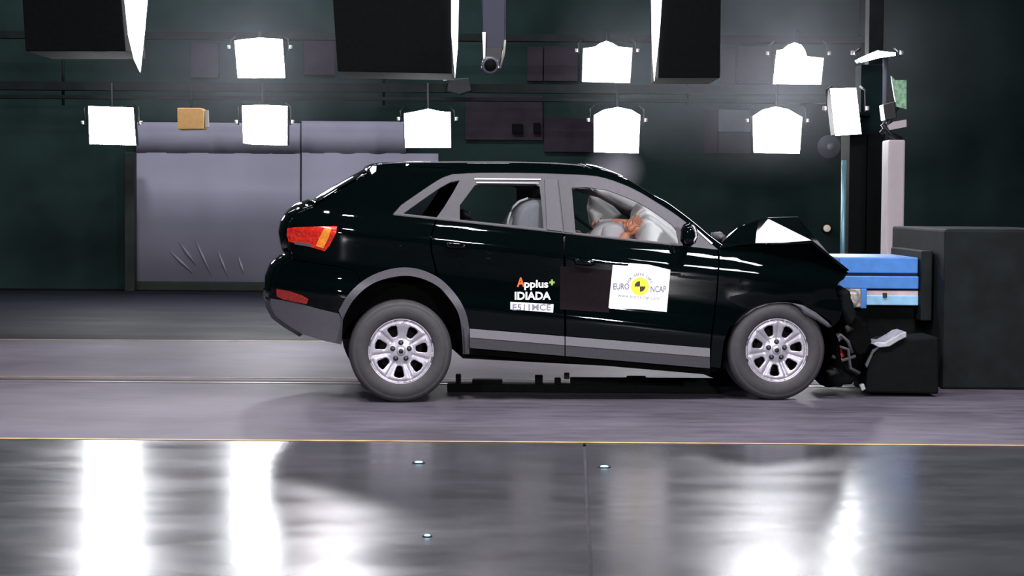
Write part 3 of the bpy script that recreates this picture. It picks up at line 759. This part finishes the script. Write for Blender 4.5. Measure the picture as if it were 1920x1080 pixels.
lb = panel('number_label', [(957, 566), (1038, 570.5), (1037, 586), (957, 580)], MT['white'], dl, step=6, fn=lambda u, v: ins(u, v) - .004, thick=.002)
text('letter', 'E511MCE', MT['grey_print'], dl, (961, 570, 1033, 582), -.0065, .02)
panel('dark_square', [(1050, 499), (1148, 507), (1142, 586), (1050, 580)], MT['square'], car, step=8, fn=lambda u, v: ins(u, v) - .003, thick=.002)
stk = panel('test_sticker', [(1149, 497), (1177, 498.5), (1180, 493.5), (1215, 496), (1257, 506), (1250, 585), (1200, 580), (1141, 577)], MT['white'], car, step=6, fn=lambda u, v: ins(u, v) - .004, thick=.002)
def disc(name, cu_, cv, r_, m, off, a0=0, a1=360, rin=0):
    n = max(4, int((a1 - a0) / 10)); poly = []
    for k in range(n + 1):
        a = math.radians(a0 + (a1 - a0) * k / n); poly.append((cu_ + r_ * math.cos(a), cv - r_ * math.sin(a)))
    if a1 - a0 >= 360: poly = poly[:-1]
    else: poly.append((cu_, cv))
    return panel(name, poly, MT[m], stk, step=5, fn=lambda u, v: ins(u, v) + off, thick=.001)
EC = (1200, 537)
disc('emblem_disc', *EC, 17, 'yellow_print', -.006)
disc('emblem_quarter', *EC, 10, 'black_print', -.0075, 90, 180)
disc('emblem_quarter', *EC, 10, 'black_print', -.0075, 270, 360)
text('letter', 'EURO', MT['grey_print'], stk, (1150, 531, 1180, 543), -.006, .02)
text('letter', 'NCAP', MT['grey_print'], stk, (1220, 536, 1249, 548), -.006, .02)
text('letter', 'www.euroncap.com', MT['grey_print'], stk, (1158, 555, 1236, 562), -.006, .0, shear=.08)
s_ = 'FOR SAFER CARS'
for i, ch in enumerate(s_):
    if ch == ' ': continue
    a = math.radians(158 - 136 * i / (len(s_) - 1)); V2, F2 = text2d(ch, .02)
    cx = sum(v[0] for v in V2) / len(V2); V_ = []
    for x, y in V2:
        x = (x - cx) * 7; y = y * 7 + 20.5
        u = EC[0] + y * math.cos(a) + x * math.sin(a); v = EC[1] - y * math.sin(a) + x * math.cos(a)
        V_.append(loc(u, v, ins(u, v) - .006))
    local_mesh('letter', V_, F2, MT['grey_print'], stk)

# ------------------------------------------------------------------ bonnet, buckled into a tent
yn = .2; yf = CW - .2
HB = [  # near edge, first fold, crest, far fold, far edge rows (u, v, lateral)
    [(1350, 466, .10), (1384, 460, .08), (1416, 457.5, .07), (1466, 457, .07), (1522, 454, .08), (1556, 482, .14), (1589, 508, .22)],
    [(1352, 458, .16), (1385, 442, .13), (1418, 438, .115), (1452, 434, .12), (1522, 453, .084), (1556, 481, .2), (1590, 506.5, .28)],
    [(1353, 452, .3), (1384, 428, .2), (1423, 414, .166), (1440, 411.5, .1675), (1522, 452, .09), (1555, 479, .3), (1590, 506, .4)],
    [(1354, 450, .8), (1386, 429, .8), (1424, 412, .6), (1441, 409.5, .9), (1494, 408, .78), (1550, 478, .95), (1588, 508, .95)],
    [(1354, 452, 1.4), (1386, 440, 1.4), (1418, 432, 1.4), (1446, 428, 1.4), (1496, 428, 1.4), (1535, 480, 1.3), (1556, 500, 1.25)],
    [(1354, 464, 1.7), (1386, 458, 1.7), (1418, 456, 1.72), (1446, 456, 1.72), (1500, 458, 1.7), (1530, 492, 1.65), (1552, 515, 1.6)]]
vs = [loc(*q) for row in HB for q in row]; nn = len(HB[0]); fs = []
for i in range(len(HB) - 1):
    for k in range(nn - 1):
        a, b, c, d = i * nn + k, i * nn + k + 1, (i + 1) * nn + k + 1, (i + 1) * nn + k
        fs += [(a, b, c), (a, c, d)] if (i + k) % 2 else [(a, b, d), (b, c, d)]
bon = local_mesh('bonnet', vs, fs, MT['paint'], car)
s_ = bon.modifiers.new('solid', 'SOLIDIFY'); s_.thickness = .012; s_.offset = 0
bevel(bon, .008, 2)
tube('bonnet_edge', [loc(1440, 409.5, .9), loc(1495, 408, .95)], .007, MT['alloy'], car, 8, local=True)
tube('bonnet_edge', [loc(1418, 457, .06), loc(1465, 456.5, .06), loc(1521, 453.5, .07), loc(1558, 483, .15), loc(1590, 507, .23)], [.004, .006, .008, .012, .008], MT['paint'], car, 8, local=True)
tube('wiper_arm', [loc(1352, 452, .5), loc(1372, 440, .6), loc(1398, 434, .8)], .01, MT['trim'], car, 8, local=True)
pillow('cowl_fragment', [(1333, 436), (1350, 434), (1360, 442), (1352, 456), (1338, 450)], .5, .12, 6, MT['trim_dark'], car, 4)
pillow('bent_panel', [(1383, 430), (1395, 421), (1412, 422), (1424, 428), (1418, 433), (1398, 433)], .3, .03, 4, MT['alu_torn'], car, 3)
# crushed front structure
rng = random.Random(3)
def shard(name, poly, yc, b, m, parent=car): return pillow(name, poly, yc, b, 5, MT[m], parent, 5, flat=.35)
shard('bumper_beam', [(1545, 540), (1566, 534), (1572, 556), (1582, 590), (1565, 612), (1548, 580)], .55, .4, 'black')
shard('bumper_remnant', [(1562, 580), (1596, 588), (1610, 606), (1616, 640), (1602, 662), (1584, 668), (1566, 640)], .5, .3, 'void')
shard('radiator', [(1556, 612), (1588, 606), (1602, 640), (1596, 690), (1570, 706), (1548, 690)], .8, .35, 'void')
shard('splash_shield', [(1540, 650), (1572, 668), (1590, 690), (1580, 716), (1545, 724), (1530, 700)], .6, .3, 'black')
shard('torn_arch_trim', [(1484, 568), (1505, 572), (1530, 586), (1552, 604), (1560, 613), (1552, 614), (1530, 600), (1508, 590), (1500, 578)], .02, .02, 'trim')
shard('engine_bracket', [(1562, 628), (1573, 624), (1578, 636), (1570, 644), (1561, 640)], .3, .06, 'alu_torn')
shard('headlight_remnant', [(1574, 545), (1592, 541), (1606, 546), (1610, 562), (1600, 577), (1582, 574), (1574, 560)], .55, .1, 'honey')
for k, (pts) in enumerate([[(1566, 640), (1576, 628), (1590, 640), (1598, 662)], [(1560, 668), (1580, 676), (1604, 668)], [(1572, 650), (1590, 655), (1594, 690), (1612, 700)]]):
    tube('hose', [loc(u, v, .18) for u, v in pts], .013, MT['trim_dark'], car, 8, local=True)
for k, (poly, yy, mm) in enumerate((([(1600, 600), (1612, 596), (1620, 606), (1608, 612)], .25, 'trim_dark'), ([(1584, 612), (1592, 608), (1600, 618), (1588, 624)], .2, 'plinth'),
        ([(1568, 660), (1577, 655), (1584, 668), (1574, 676)], .22, 'reflector'), ([(1606, 622), (1622, 618), (1630, 628), (1612, 632)], .28, 'plinth'), ([(1548, 694), (1566, 690), (1574, 700), (1556, 706)], .25, 'plinth'))):
    shard('broken_bit', poly, yy, .03, mm)
shard('liner_edge', [(1331, 640), (1346, 640), (1350, 690), (1333, 688)], .1, .04, 'void')
# underbody, arch liners and cabin tub
def local_box(name, lo, hi, m, parent=car, bev=0):
    o = link(name, me_from(box_v(lo, hi), BF), m, parent)
    if bev: bevel(o, bev)
    return o
ua, ub = loc(640, 640, .1).x, loc(1330, 690, .1).x
vs = []
for y in (.12, CW - .12):
    for (u, v) in ((868, 672), (1345, 697), (1345, 600), (868, 575)): q = loc(u, v, .12); vs.append((q.x, y, q.z))
local_mesh('underbody', vs, [(0, 1, 2, 3), (7, 6, 5, 4), (0, 4, 5, 1), (1, 5, 6, 2), (2, 6, 7, 3), (3, 7, 4, 0)], MT['void'], car)
def liner(poly, ya, yb):
    P = [loc(u, v, .15) for u, v in poly]; n = len(P)
    vs = [(p.x, ya, p.z) for p in P] + [(p.x, yb, p.z) for p in P]
    fs = [(i, i + 1, n + i + 1, n + i) for i in range(n - 1)] + [tuple(range(n, 2 * n))]
    return local_mesh('arch_liner', vs, fs, MT['void'], car, True)
liner([(640, 640)] + ARCH_I[1:] , .02, .45)
liner([(1351, 690), (1357, 640), (1368, 613), (1388, 592), (1410, 577), (1436, 568), (1460, 566), (1484, 568), (1510, 575), (1548, 600), (1565, 640), (1570, 690)], .03, .5)
vs = []
for y in (.26, CW - .26):
    for (u, v) in ((605, 622), (700, 650), (868, 640), (868, 575), (1345, 600), (1540, 600), (1540, 560), (1345, 520), (862, 450), (660, 440), (605, 470)):
        q = loc(u, v, .2); vs.append((q.x, y, q.z))
n = 11
local_mesh('floor_pan', vs, [tuple(range(n)), tuple(range(2 * n - 1, n - 1, -1))] + [(i, (i + 1) % n, n + (i + 1) % n, n + i) for i in range(n)], MT['void'], car)
# inside the cabin
st = pillow('front_seat', [(952, 440), (953, 423), (956, 404), (962, 388), (973, 377), (990, 371), (1008, 371), (1024, 376), (1040, 395), (1050, 450)], .5, .26, 14, MT['seat'], car, 5, flat=.3)
tube('piping', [loc(u, v, .29) for u, v in ((951, 430), (953, 412), (957, 399), (963, 387), (974, 377.5), (990, 371.5))], .008, MT['seat_pipe'], st, 8, local=True)
pillow('seat_shell', [(936, 440), (941, 418), (952, 402), (962, 390), (975, 384), (980, 440)], .55, .2, 10, MT['seat'], st, 5)
pillow('headrest', [(1000, 371), (999, 354), (1006, 347), (1024, 346), (1032, 356), (1030, 371)], .5, .13, 8, MT['dark_in'], st, 4)
for k, yy in enumerate((.45, 1.35)):
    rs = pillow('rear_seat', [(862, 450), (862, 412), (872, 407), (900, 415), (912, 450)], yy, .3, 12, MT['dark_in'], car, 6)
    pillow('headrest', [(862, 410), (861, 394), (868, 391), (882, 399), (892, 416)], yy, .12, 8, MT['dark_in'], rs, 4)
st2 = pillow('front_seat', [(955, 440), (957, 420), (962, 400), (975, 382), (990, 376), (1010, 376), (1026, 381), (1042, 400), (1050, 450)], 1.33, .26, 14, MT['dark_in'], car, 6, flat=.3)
pillow('seat_belt', [(1074, 399), (1079, 402), (1098, 417), (1114, 430), (1112, 435), (1092, 420), (1074, 406)], .5, .01, 2, MT['black'], car, 4)
shell('headliner', [(740, 324), (900, 320), (1060, 323), (1110, 328)], MT['bag_grey'], car, crown=0, inset=.06)
# air bags
pillow('front_airbag', [(1186, 396), (1192, 382), (1202, 378), (1226, 392), (1258, 417), (1280, 440), (1292, 470), (1250, 500), (1200, 490), (1180, 460), (1182, 420)], .68, .3, 30, MT['bag'], car, 5)
pillow('curtain_airbag', [(1106, 352), (1140, 354), (1170, 366), (1196, 380), (1206, 390), (1190, 396), (1174, 394), (1150, 382), (1120, 366)], 1.0, .09, 10, MT['bag'], car, 4)
pillow('curtain_airbag', [(1104, 366), (1122, 370), (1150, 386), (1166, 402), (1150, 420), (1128, 432), (1106, 425), (1100, 390)], 1.5, .08, 16, MT['bag'], car, 4)

# ------------------------------------------------------------------ wheels
RT = 97.0 * (GR.y / F)
def wheel_data():
    R = 60.5 * GR.y / F
    polyo = [(R * math.cos(a), R * math.sin(a)) for a in (2 * math.pi * k / 70 for k in range(70))]
    holes = []
    for k in range(7):
        c = math.radians(265.7 + 360 / 7 * k); h = []
        for rr, da in ((.106, -8.5), (.102, 0), (.106, 8.5), (.118, 11), (.17, 12.2), (.182, 9.5), (.186, 0), (.182, -9.5), (.17, -12.2), (.118, -11)):
            a = c + math.radians(da); h.append((rr * math.cos(a), rr * math.sin(a)))
        holes.append(h)
    holes = [h for h in holes]
    V, T = tri2d([(x * 1000, y * 1000) for x, y in polyo], [[(x * 1000, y * 1000) for x, y in h] for h in holes], 9.0)
    vs = []
    for p in V:
        x, z = p[0] / 1000, p[1] / 1000; r = math.hypot(x, z); a = math.atan2(z, x)
        y = float(np.interp(r, [0, .045, .06, .09, .13, .18, .2, .212, .222, .231], [.016, .016, .02, .026, .02, .008, .006, .016, .0, .004]))
        # crease down the middle of each spoke
        ph = ((math.degrees(a) - 265.7 + 180 / 7) % (360 / 7)) - 0  # 0 at hole centre + half
        da = abs(ph - 0) if ph < 180 / 7 else abs(ph - 360 / 7)
        if .075 < r < .2 and da < 5: y += .008 * (1 - da / 5)
        vs.append((x, y, z))
    fs = []
    for t in T:
        a, b, c = (Vector(vs[i]) for i in t)
        fs.append(t if (b - a).cross(c - a).y < 0 else (t[0], t[2], t[1]))
    return me_from(vs, fs, True), R
def lathe(prof, n=72):
    vs, fs = [], []
    for k in range(n):
        a = 2 * math.pi * k / n
        for r, y in prof: vs.append((r * math.cos(a), y, r * math.sin(a)))
    m_ = len(prof)
    for k in range(n):
        for i in range(m_ - 1):
            fs.append((k * m_ + i, k * m_ + i + 1, ((k + 1) % n) * m_ + i + 1, ((k + 1) % n) * m_ + i))
    me = me_from(vs, fs, True)
    bm = bmesh.new(); bm.from_mesh(me); bmesh.ops.recalc_face_normals(bm, faces=bm.faces); bm.to_mesh(me); bm.free()
    return me
rim_me, RR = wheel_data(); rim_me.materials.append(MT['alloy'])
R = RT
tyre_me = lathe([(RR - .002, .02), (RR + .004, .004), (RR + .02, -.006), (RR + .05, -.014), (R - .045, -.012), (R - .038, -.006), (R - .034, -.008), (R - .014, .008), (R - .004, .026), (R, .04),
    (R, .07), (R - .008, .072), (R - .008, .08), (R, .082), (R, .112), (R - .008, .114), (R - .008, .122), (R, .124), (R, .154), (R - .008, .156), (R - .008, .164), (R, .166),
    (R, .19), (R - .006, .206), (R - .04, .222), (RR + .02, .22), (RR - .004, .2)]); tyre_me.materials.append(MT['rubber'])
barrel_me = lathe([(RR - .004, .004), (RR - .014, .03), (RR - .03, .06), (RR - .03, .2)]); barrel_me.materials.append(MT['alloy_dark'])
disc_me = lathe([(.0001, .075), (.07, .075), (.072, .085), (.155, .085), (.155, .11), (.0001, .11)], 48); disc_me.materials.append(MT['steel'])
back_me = lathe([(.0001, .13), (RR - .03, .13)], 48); back_me.materials.append(MT['void'])
cap_me = lathe([(.0001, .004), (.02, .005), (.03, .009), (.034, .02)], 32); cap_me.materials.append(MT['alloy'])
capd_me = lathe([(.0001, .0025), (.016, .003), (.018, .006)], 24); capd_me.materials.append(MT['steel'])
nut_me = lathe([(.0001, .006), (.006, .006), (.009, .008), (.009, .028)], 6); nut_me.materials.append(MT['trim'])
well_me = lathe([(.0001, .012), (.0165, .012), (.0185, .02)], 20); well_me.materials.append(MT['alloy_dark'])
def wheel(u, v, y, far=False, spin=0):
    c = loc(u, v, y); c.z = RT
    w = bpy.data.objects.new('wheel', rim_me); C.objects.link(w); w.parent = car
    w.location = (c.x, CW - y if far else y, c.z); w.rotation_euler = (0, math.radians(spin), math.pi if far else 0)
    s_ = w.modifiers.new('solid', 'SOLIDIFY'); s_.thickness = .03; s_.offset = -1
    for nm, me in (('tyre', tyre_me), ('barrel', barrel_me), ('brake_disc', disc_me), ('wheel_back', back_me), ('centre_cap', cap_me), ('cap_emblem', capd_me)):
        o = bpy.data.objects.new(nm, me); C.objects.link(o); o.parent = w
    for k in range(5):
        a = math.radians(90 + 72 * k)
        for nm, me in (('nut_recess', well_me), ('lug_nut', nut_me)):
            o = bpy.data.objects.new(nm, me); C.objects.link(o); o.parent = w; o.location = (.06 * math.cos(a), 0, .06 * math.sin(a))
    return w
wheel(752, 660, .03); wheel(1457, 662, .045)
wheel(752, 660, .03, True); wheel(1457, 662, .045, True)

# ------------------------------------------------------------------ crash test dummies
def to_world(p): return GR + ex * p.x + ey * p.y + Vector((0, 0, p.z))
def skin_body(name, joints, edges, m, parent=None, sub=2, root=0):
    me = bpy.data.meshes.new(name); me.from_pydata([j[0] for j in joints], edges, [])
    o = bpy.data.objects.new(name, me); C.objects.link(o)
    if parent: o.parent = parent
    o.modifiers.new('skin', 'SKIN'); s = o.modifiers.new('sub', 'SUBSURF'); s.levels = s.render_levels = sub
    for i, j in enumerate(joints):
        r_ = j[1]; me.skin_vertices[0].data[i].radius = r_ if isinstance(r_, tuple) else (r_, r_)
        me.skin_vertices[0].data[i].use_root = (i == root)
    bpy.context.view_layer.update()
    ev = bpy.data.meshes.new_from_object(o.evaluated_get(bpy.context.evaluated_depsgraph_get()))
    o.modifiers.clear(); o.data = ev
    for p in ev.polygons: p.use_smooth = True
    ev.materials.clear(); ev.materials.append(m)
    return o
def hand(name, wrist, direction, across, m, parent):
    """palm with five bent fingers"""
    d = direction.normalized(); s = across.normalized(); c = d.cross(s).normalized()
    J = [(wrist, (.024, .024)), (wrist + d * .045, (.03, .02)), (wrist + d * .085, (.032, .018))]; E = [(0, 1), (1, 2)]
    for k, (off, L) in enumerate(((-.03, .062), (-.01, .074), (.01, .07), (.029, .055))):
        b = len(J); p0 = wrist + d * .085 + s * off
        J += [(p0 - d * .01 + d * .012, .0095), (p0 + d * L * .45 + c * .006, .009), (p0 + d * L * .75 + c * .026, .0082), (p0 + d * L * .8 + c * .05, .0075)]
        E += [(2, b), (b, b + 1), (b + 1, b + 2), (b + 2, b + 3)]
    b = len(J); p0 = wrist + d * .03 - s * .03
    J += [(p0 - s * .008 + c * .008, .012), (p0 + d * .03 - s * .02 + c * .02, .0105), (p0 + d * .058 - s * .016 + c * .03, .009)]
    E += [(1, b), (b, b + 1), (b + 1, b + 2)]
    return skin_body(name, J, E, m, parent, 1)
def dummy(label, y, joints, arm, wrist, tip, shirt_m, far_arm):
    b0 = loc(*joints[0][:2], y); base = to_world(b0)
    t = thing('crash_test_dummy', label, 'crash dummy', base, PSI)
    L = lambda u, v, yy: loc(u, v, yy) - b0
    J = [(L(u, v, y), r) for u, v, r in joints]; E = [(k, k + 1) for k in range(len(J) - 1)]
    hu, hv, _ = joints[0]
    for sgn in (-1, 1):
        b = len(J); J += [(L(hu + 60, hv + 12, y + sgn * .1), .085), (L(hu + 135, hv - 10, y + sgn * .12), .062), (L(hu + 165, hv + 70, y + sgn * .12), .048)]
        E += [(0, b), (b, b + 1), (b + 1, b + 2)]
    sh = 2
    for sgn, pts in ((-1, arm), (1, far_arm)):
        b = len(J); J += [(L(u, v, y + sgn * w), r) for u, v, w, r in pts]; E += [(sh, b)] + [(b + k, b + k + 1) for k in range(len(pts) - 1)]
    JB = [(p, r * (.72 if k < 3 else 1)) for k, (p, r) in enumerate(J)]
    n0_ = len(joints) + 6
    for b in (n0_, n0_ + len(arm)):
        for k in (b, b + 1): JB[k] = (JB[k][0], JB[k][1] * .68)
    skin_body('body', JB, E, MT['skin'], t)
    w = L(wrist[0], wrist[1], y - wrist[2]); dd = L(tip[0], tip[1], y - wrist[2]) - w
    hand('hand', w, dd, Vector((dd.z, 0, -dd.x)), MT['skin'], t)
    S = [(L(u, v, y), r * 1.16) for u, v, r in joints[:3]]; E2 = [(0, 1), (1, 2)]
    for sgn, pts in ((-1, arm), (1, far_arm)):
        b = len(S); S += [(L(u, v, y + sgn * w_), r * 1.45) for u, v, w_, r in pts[:3]]; E2 += [(2, b), (b, b + 1), (b + 1, b + 2)]
    skin_body('shirt', S, E2, shirt_m, t)
    return t
dummy('orange crash test dummy in a pale shirt pressed into the near front air bag', .56,
      [(1092, 570, .14), (1122, 490, .14), (1152, 425, .128), (1182, 424, .05), (1212, 426, .075), (1226, 420, .07)],
      [(1148, 427, .15, .075), (1146, 476, .19, .052), (1166, 450, .22, .043), (1178, 436, .22, .036)], (1178, 436, .22), (1200, 410), MT['shirt'],
      [(1148, 427, .15, .07), (1152, 480, .17, .05), (1190, 470, .12, .04)])
dummy('second crash test dummy in the driver seat behind the near one', 1.33,
      [(1010, 580, .14), (1030, 510, .14), (1052, 468, .13), (1070, 450, .05), (1086, 446, .07), (1094, 440, .06)],
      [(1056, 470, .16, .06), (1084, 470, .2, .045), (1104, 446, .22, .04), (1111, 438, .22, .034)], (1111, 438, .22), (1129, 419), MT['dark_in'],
      [(1056, 470, .16, .06), (1090, 480, .2, .045), (1130, 470, .2, .04)])

# ------------------------------------------------------------------ barrier and wreckage at the right
YBR = GF.y + 1.35
br = thing('crash_barrier', 'blue deformable crash barrier with crushed honeycomb front', 'barrier', ground(1700, 735) if 0 else (at(1700, 560, YBR).x, YBR, 0))
zf = lambda v: at(1620, v, YBR).z
def bbox(name, u0_, v0, u1_, v1, dy, dep, m, bev=.008):
    a, b = at(u0_, v1, YBR), at(u1_, v0, YBR)
    return box(name, (a.x, YBR + dy, a.z), (b.x, YBR + dy + dep, b.z), MT[m], br, bev)
bbox('upper_beam', 1573, 483, 1722, 512, 0, 1.0, 'blue')
bbox('joint', 1580, 511, 1722, 519, .03, .95, 'groove', 0)
bbox('lower_beam', 1572, 518, 1722, 541, -.02, 1.0, 'blue')
bbox('band', 1622, 545, 1722, 555, 0, .9, 'redwhite', .004)
bbox('lower_sheet', 1622, 554, 1722, 572, -.01, .9, 'blue_pale', .006)
bbox('bracket', 1612, 541, 1624, 578, -.03, .3, 'blue', .005)
bbox('bolt_head', 1655, 549, 1662, 558, -.03, .03, 'groove', .003)
bbox('backing_plate', 1722, 470, 1745, 600, -.08, 1.2, 'truss')
bbox('honeycomb', 1590, 541, 1613, 576, -.05, .5, 'honey', .01)
bbox('skirt', 1600, 573, 1722, 640, .1, .8, 'black')
a, b = at(1745, 720, YBR), at(1990, 430, YBR)
box('block', (a.x, YBR - .4, 0), (b.x, YBR + 1.6, b.z), MT['truss'], br, .02)
a = at(1735, 740, YBR); box('foot', (at(1640, 700, YBR).x, YBR + .2, 0), (a.x, YBR + 1.0, at(1640, 640, YBR).z), MT['black'], br, .01)
YE = GF.y + .35
ec = thing('equipment_case', 'bulky black case with a torn silver flap on the floor by the barrier', 'case', (at(1665, 735, YE).x, YE, 0))
prism('case', [(1622, 736), (1628, 680), (1640, 652), (1664, 640), (1760, 632), (1760, 739)], YE, YE + .5, MT['black'], ec, .015)
prism('flap', [(1636, 645), (1644, 641), (1660, 642), (1678, 632), (1690, 624), (1700, 622), (1700, 632), (1684, 640), (1668, 650), (1648, 652)], YE - .03, YE + .3, MT['alu_torn'], ec, .006)
prism('edge_strip', [(1622, 684), (1636, 656), (1646, 650), (1648, 653), (1638, 662), (1626, 690)], YE - .012, YE + .02, MT['trim'], ec, .003)
def frag(poly, m, label, Y, d=.12):
    us = [q[0] for q in poly]; o = at(sum(us) / len(us), max(q[1] for q in poly), Y)
    return tag(prism('fragment', poly, Y, Y + d, MT[m], None, .006, origin=o), label, 'debris')
YD = GF.y + .55
frag([(1588, 683), (1596, 676), (1606, 680), (1624, 676), (1626, 694), (1610, 693), (1594, 694)], 'blue_pale', 'pale blue torn sheet fragment between front wheel and black case', YD)
frag([(1600, 641), (1612, 636), (1630, 637), (1636, 646), (1626, 655), (1606, 652)], 'blue', 'dark blue crushed fragment under the barrier skirt', YD)
frag([(1564, 686), (1574, 682), (1592, 689), (1590, 696), (1570, 693)], 'trim', 'grey sliver of broken trim just right of the front tyre', YD, .08)
frag([(1582, 656), (1590, 652), (1597, 672), (1594, 690), (1584, 684)], 'trim', 'upright greenish grey broken plastic piece right of the front tyre', YD, .06)
frag([(1612, 722), (1620, 719), (1624, 730), (1616, 734)], 'alu_torn', 'small silver crumb on the floor beside the black case', GF.y + .3, .05)

# low bars and lugs put in for the dark shadow band under the car
p1, p2 = ground(845, 735), ground(1345, 738)
tc = thing('shadow_carriage', 'low black carriage with lugs put in for the dark shadow band under the car', 'carriage', (p1.x, p1.y, 0))
Yt = p1.y
def trbox(name, u0_, v0, u1_, v1, dy=0, dep=.12, m='black'):
    a, b = at(u0_, v1, Yt), at(u1_, v0, Yt); return box(name, (a.x, Yt + dy, max(a.z, .001)), (b.x, Yt + dy + dep, b.z), MT[m], tc, .006)
trbox('beam', 838, 723, 1350, 760, 0, .14)
trbox('beam', 885, 713, 942, 724, .02); trbox('beam', 1070, 712, 1360, 724, .02)
for (a, b, c) in ((854, 864, 703), (1003, 1018, 705), (1040, 1052, 710), (1176, 1212, 707)): trbox('lug', a, c, b, 726, .03, .08)
trbox('strap', 1058, 700, 1068, 712, .03, .04, 'trim_dark')

# ------------------------------------------------------------------ smoke from the air bags, and haze added for the glow of the lamps
def haze(name, lo, hi, dens, col, label, scale=1.3, lowc=.45):
    m = bpy.data.materials.new(name); m.use_nodes = True; nt = m.node_tree; nt.nodes.clear(); N = nt.nodes.new; L = nt.links.new
    o = N('ShaderNodeOutputMaterial'); v = N('ShaderNodeVolumePrincipled'); v.inputs['Color'].default_value = (*col, 1); v.inputs['Anisotropy'].default_value = .2
    tc_ = N('ShaderNodeTexCoord'); n = N('ShaderNodeTexNoise'); n.inputs['Scale'].default_value = scale; n.inputs['Detail'].default_value = 3
    L(tc_.outputs['Object'], n.inputs['Vector'])
    r = N('ShaderNodeMapRange'); r.inputs[1].default_value = lowc; r.inputs[2].default_value = .75; r.inputs[3].default_value = 0; r.inputs[4].default_value = 1
    L(n.outputs['Fac'], r.inputs[0])
    # fade towards the hull of the puff
    g_ = N('ShaderNodeTexGradient'); g_.gradient_type = 'SPHERICAL'; mp = N('ShaderNodeMapping')
    h = [(b - a) / 2 for a, b in zip(lo, hi)]; mp.inputs['Scale'].default_value = [1 / q for q in h]
    L(tc_.outputs['Object'], mp.inputs[0]); L(mp.outputs[0], g_.inputs[0])
    k = N('ShaderNodeMath'); k.operation = 'MULTIPLY'; L(r.outputs[0], k.inputs[0]); L(g_.outputs['Fac'], k.inputs[1])
    k2 = N('ShaderNodeMath'); k2.operation = 'MULTIPLY'; k2.inputs[1].default_value = dens; L(k.outputs[0], k2.inputs[0]); L(k2.outputs[0], v.inputs['Density'])
    L(v.outputs[0], o.inputs['Volume'])
    c = [(a + b) / 2 for a, b in zip(lo, hi)]
    bm = bmesh.new(); bmesh.ops.create_icosphere(bm, subdivisions=3, radius=1)
    for vv in bm.verts: vv.co = Vector((vv.co.x * h[0], vv.co.y * h[1], vv.co.z * h[2]))
    me = bpy.data.meshes.new(name); bm.to_mesh(me); bm.free()
    ob = link(name, me, m); ob.location = c; ob['kind'] = 'stuff'; return tag(ob, label, 'smoke')
haze('haze', (.2, 25.2, 1.6), (7.2, 26.9, 5.2), .16, (.86, .9, 1), 'thin bluish haze added as glow around the lamps on the right half', .5, .2)
haze('haze', (-6.2, 25.2, 1.9), (-1.2, 26.9, 5.0), .09, (.86, .9, 1), 'thinner bluish haze added as glow around the lamps above the grey curtain', .5, .2)
a, b = at(1082, 372, 14.4), at(1215, 262, 14.4)
haze('smoke', (a.x, 13.9, a.z), (b.x, 15.0, b.z), 2.6, (.9, .88, 1), 'thin pale smoke rising from the windscreen of the car')
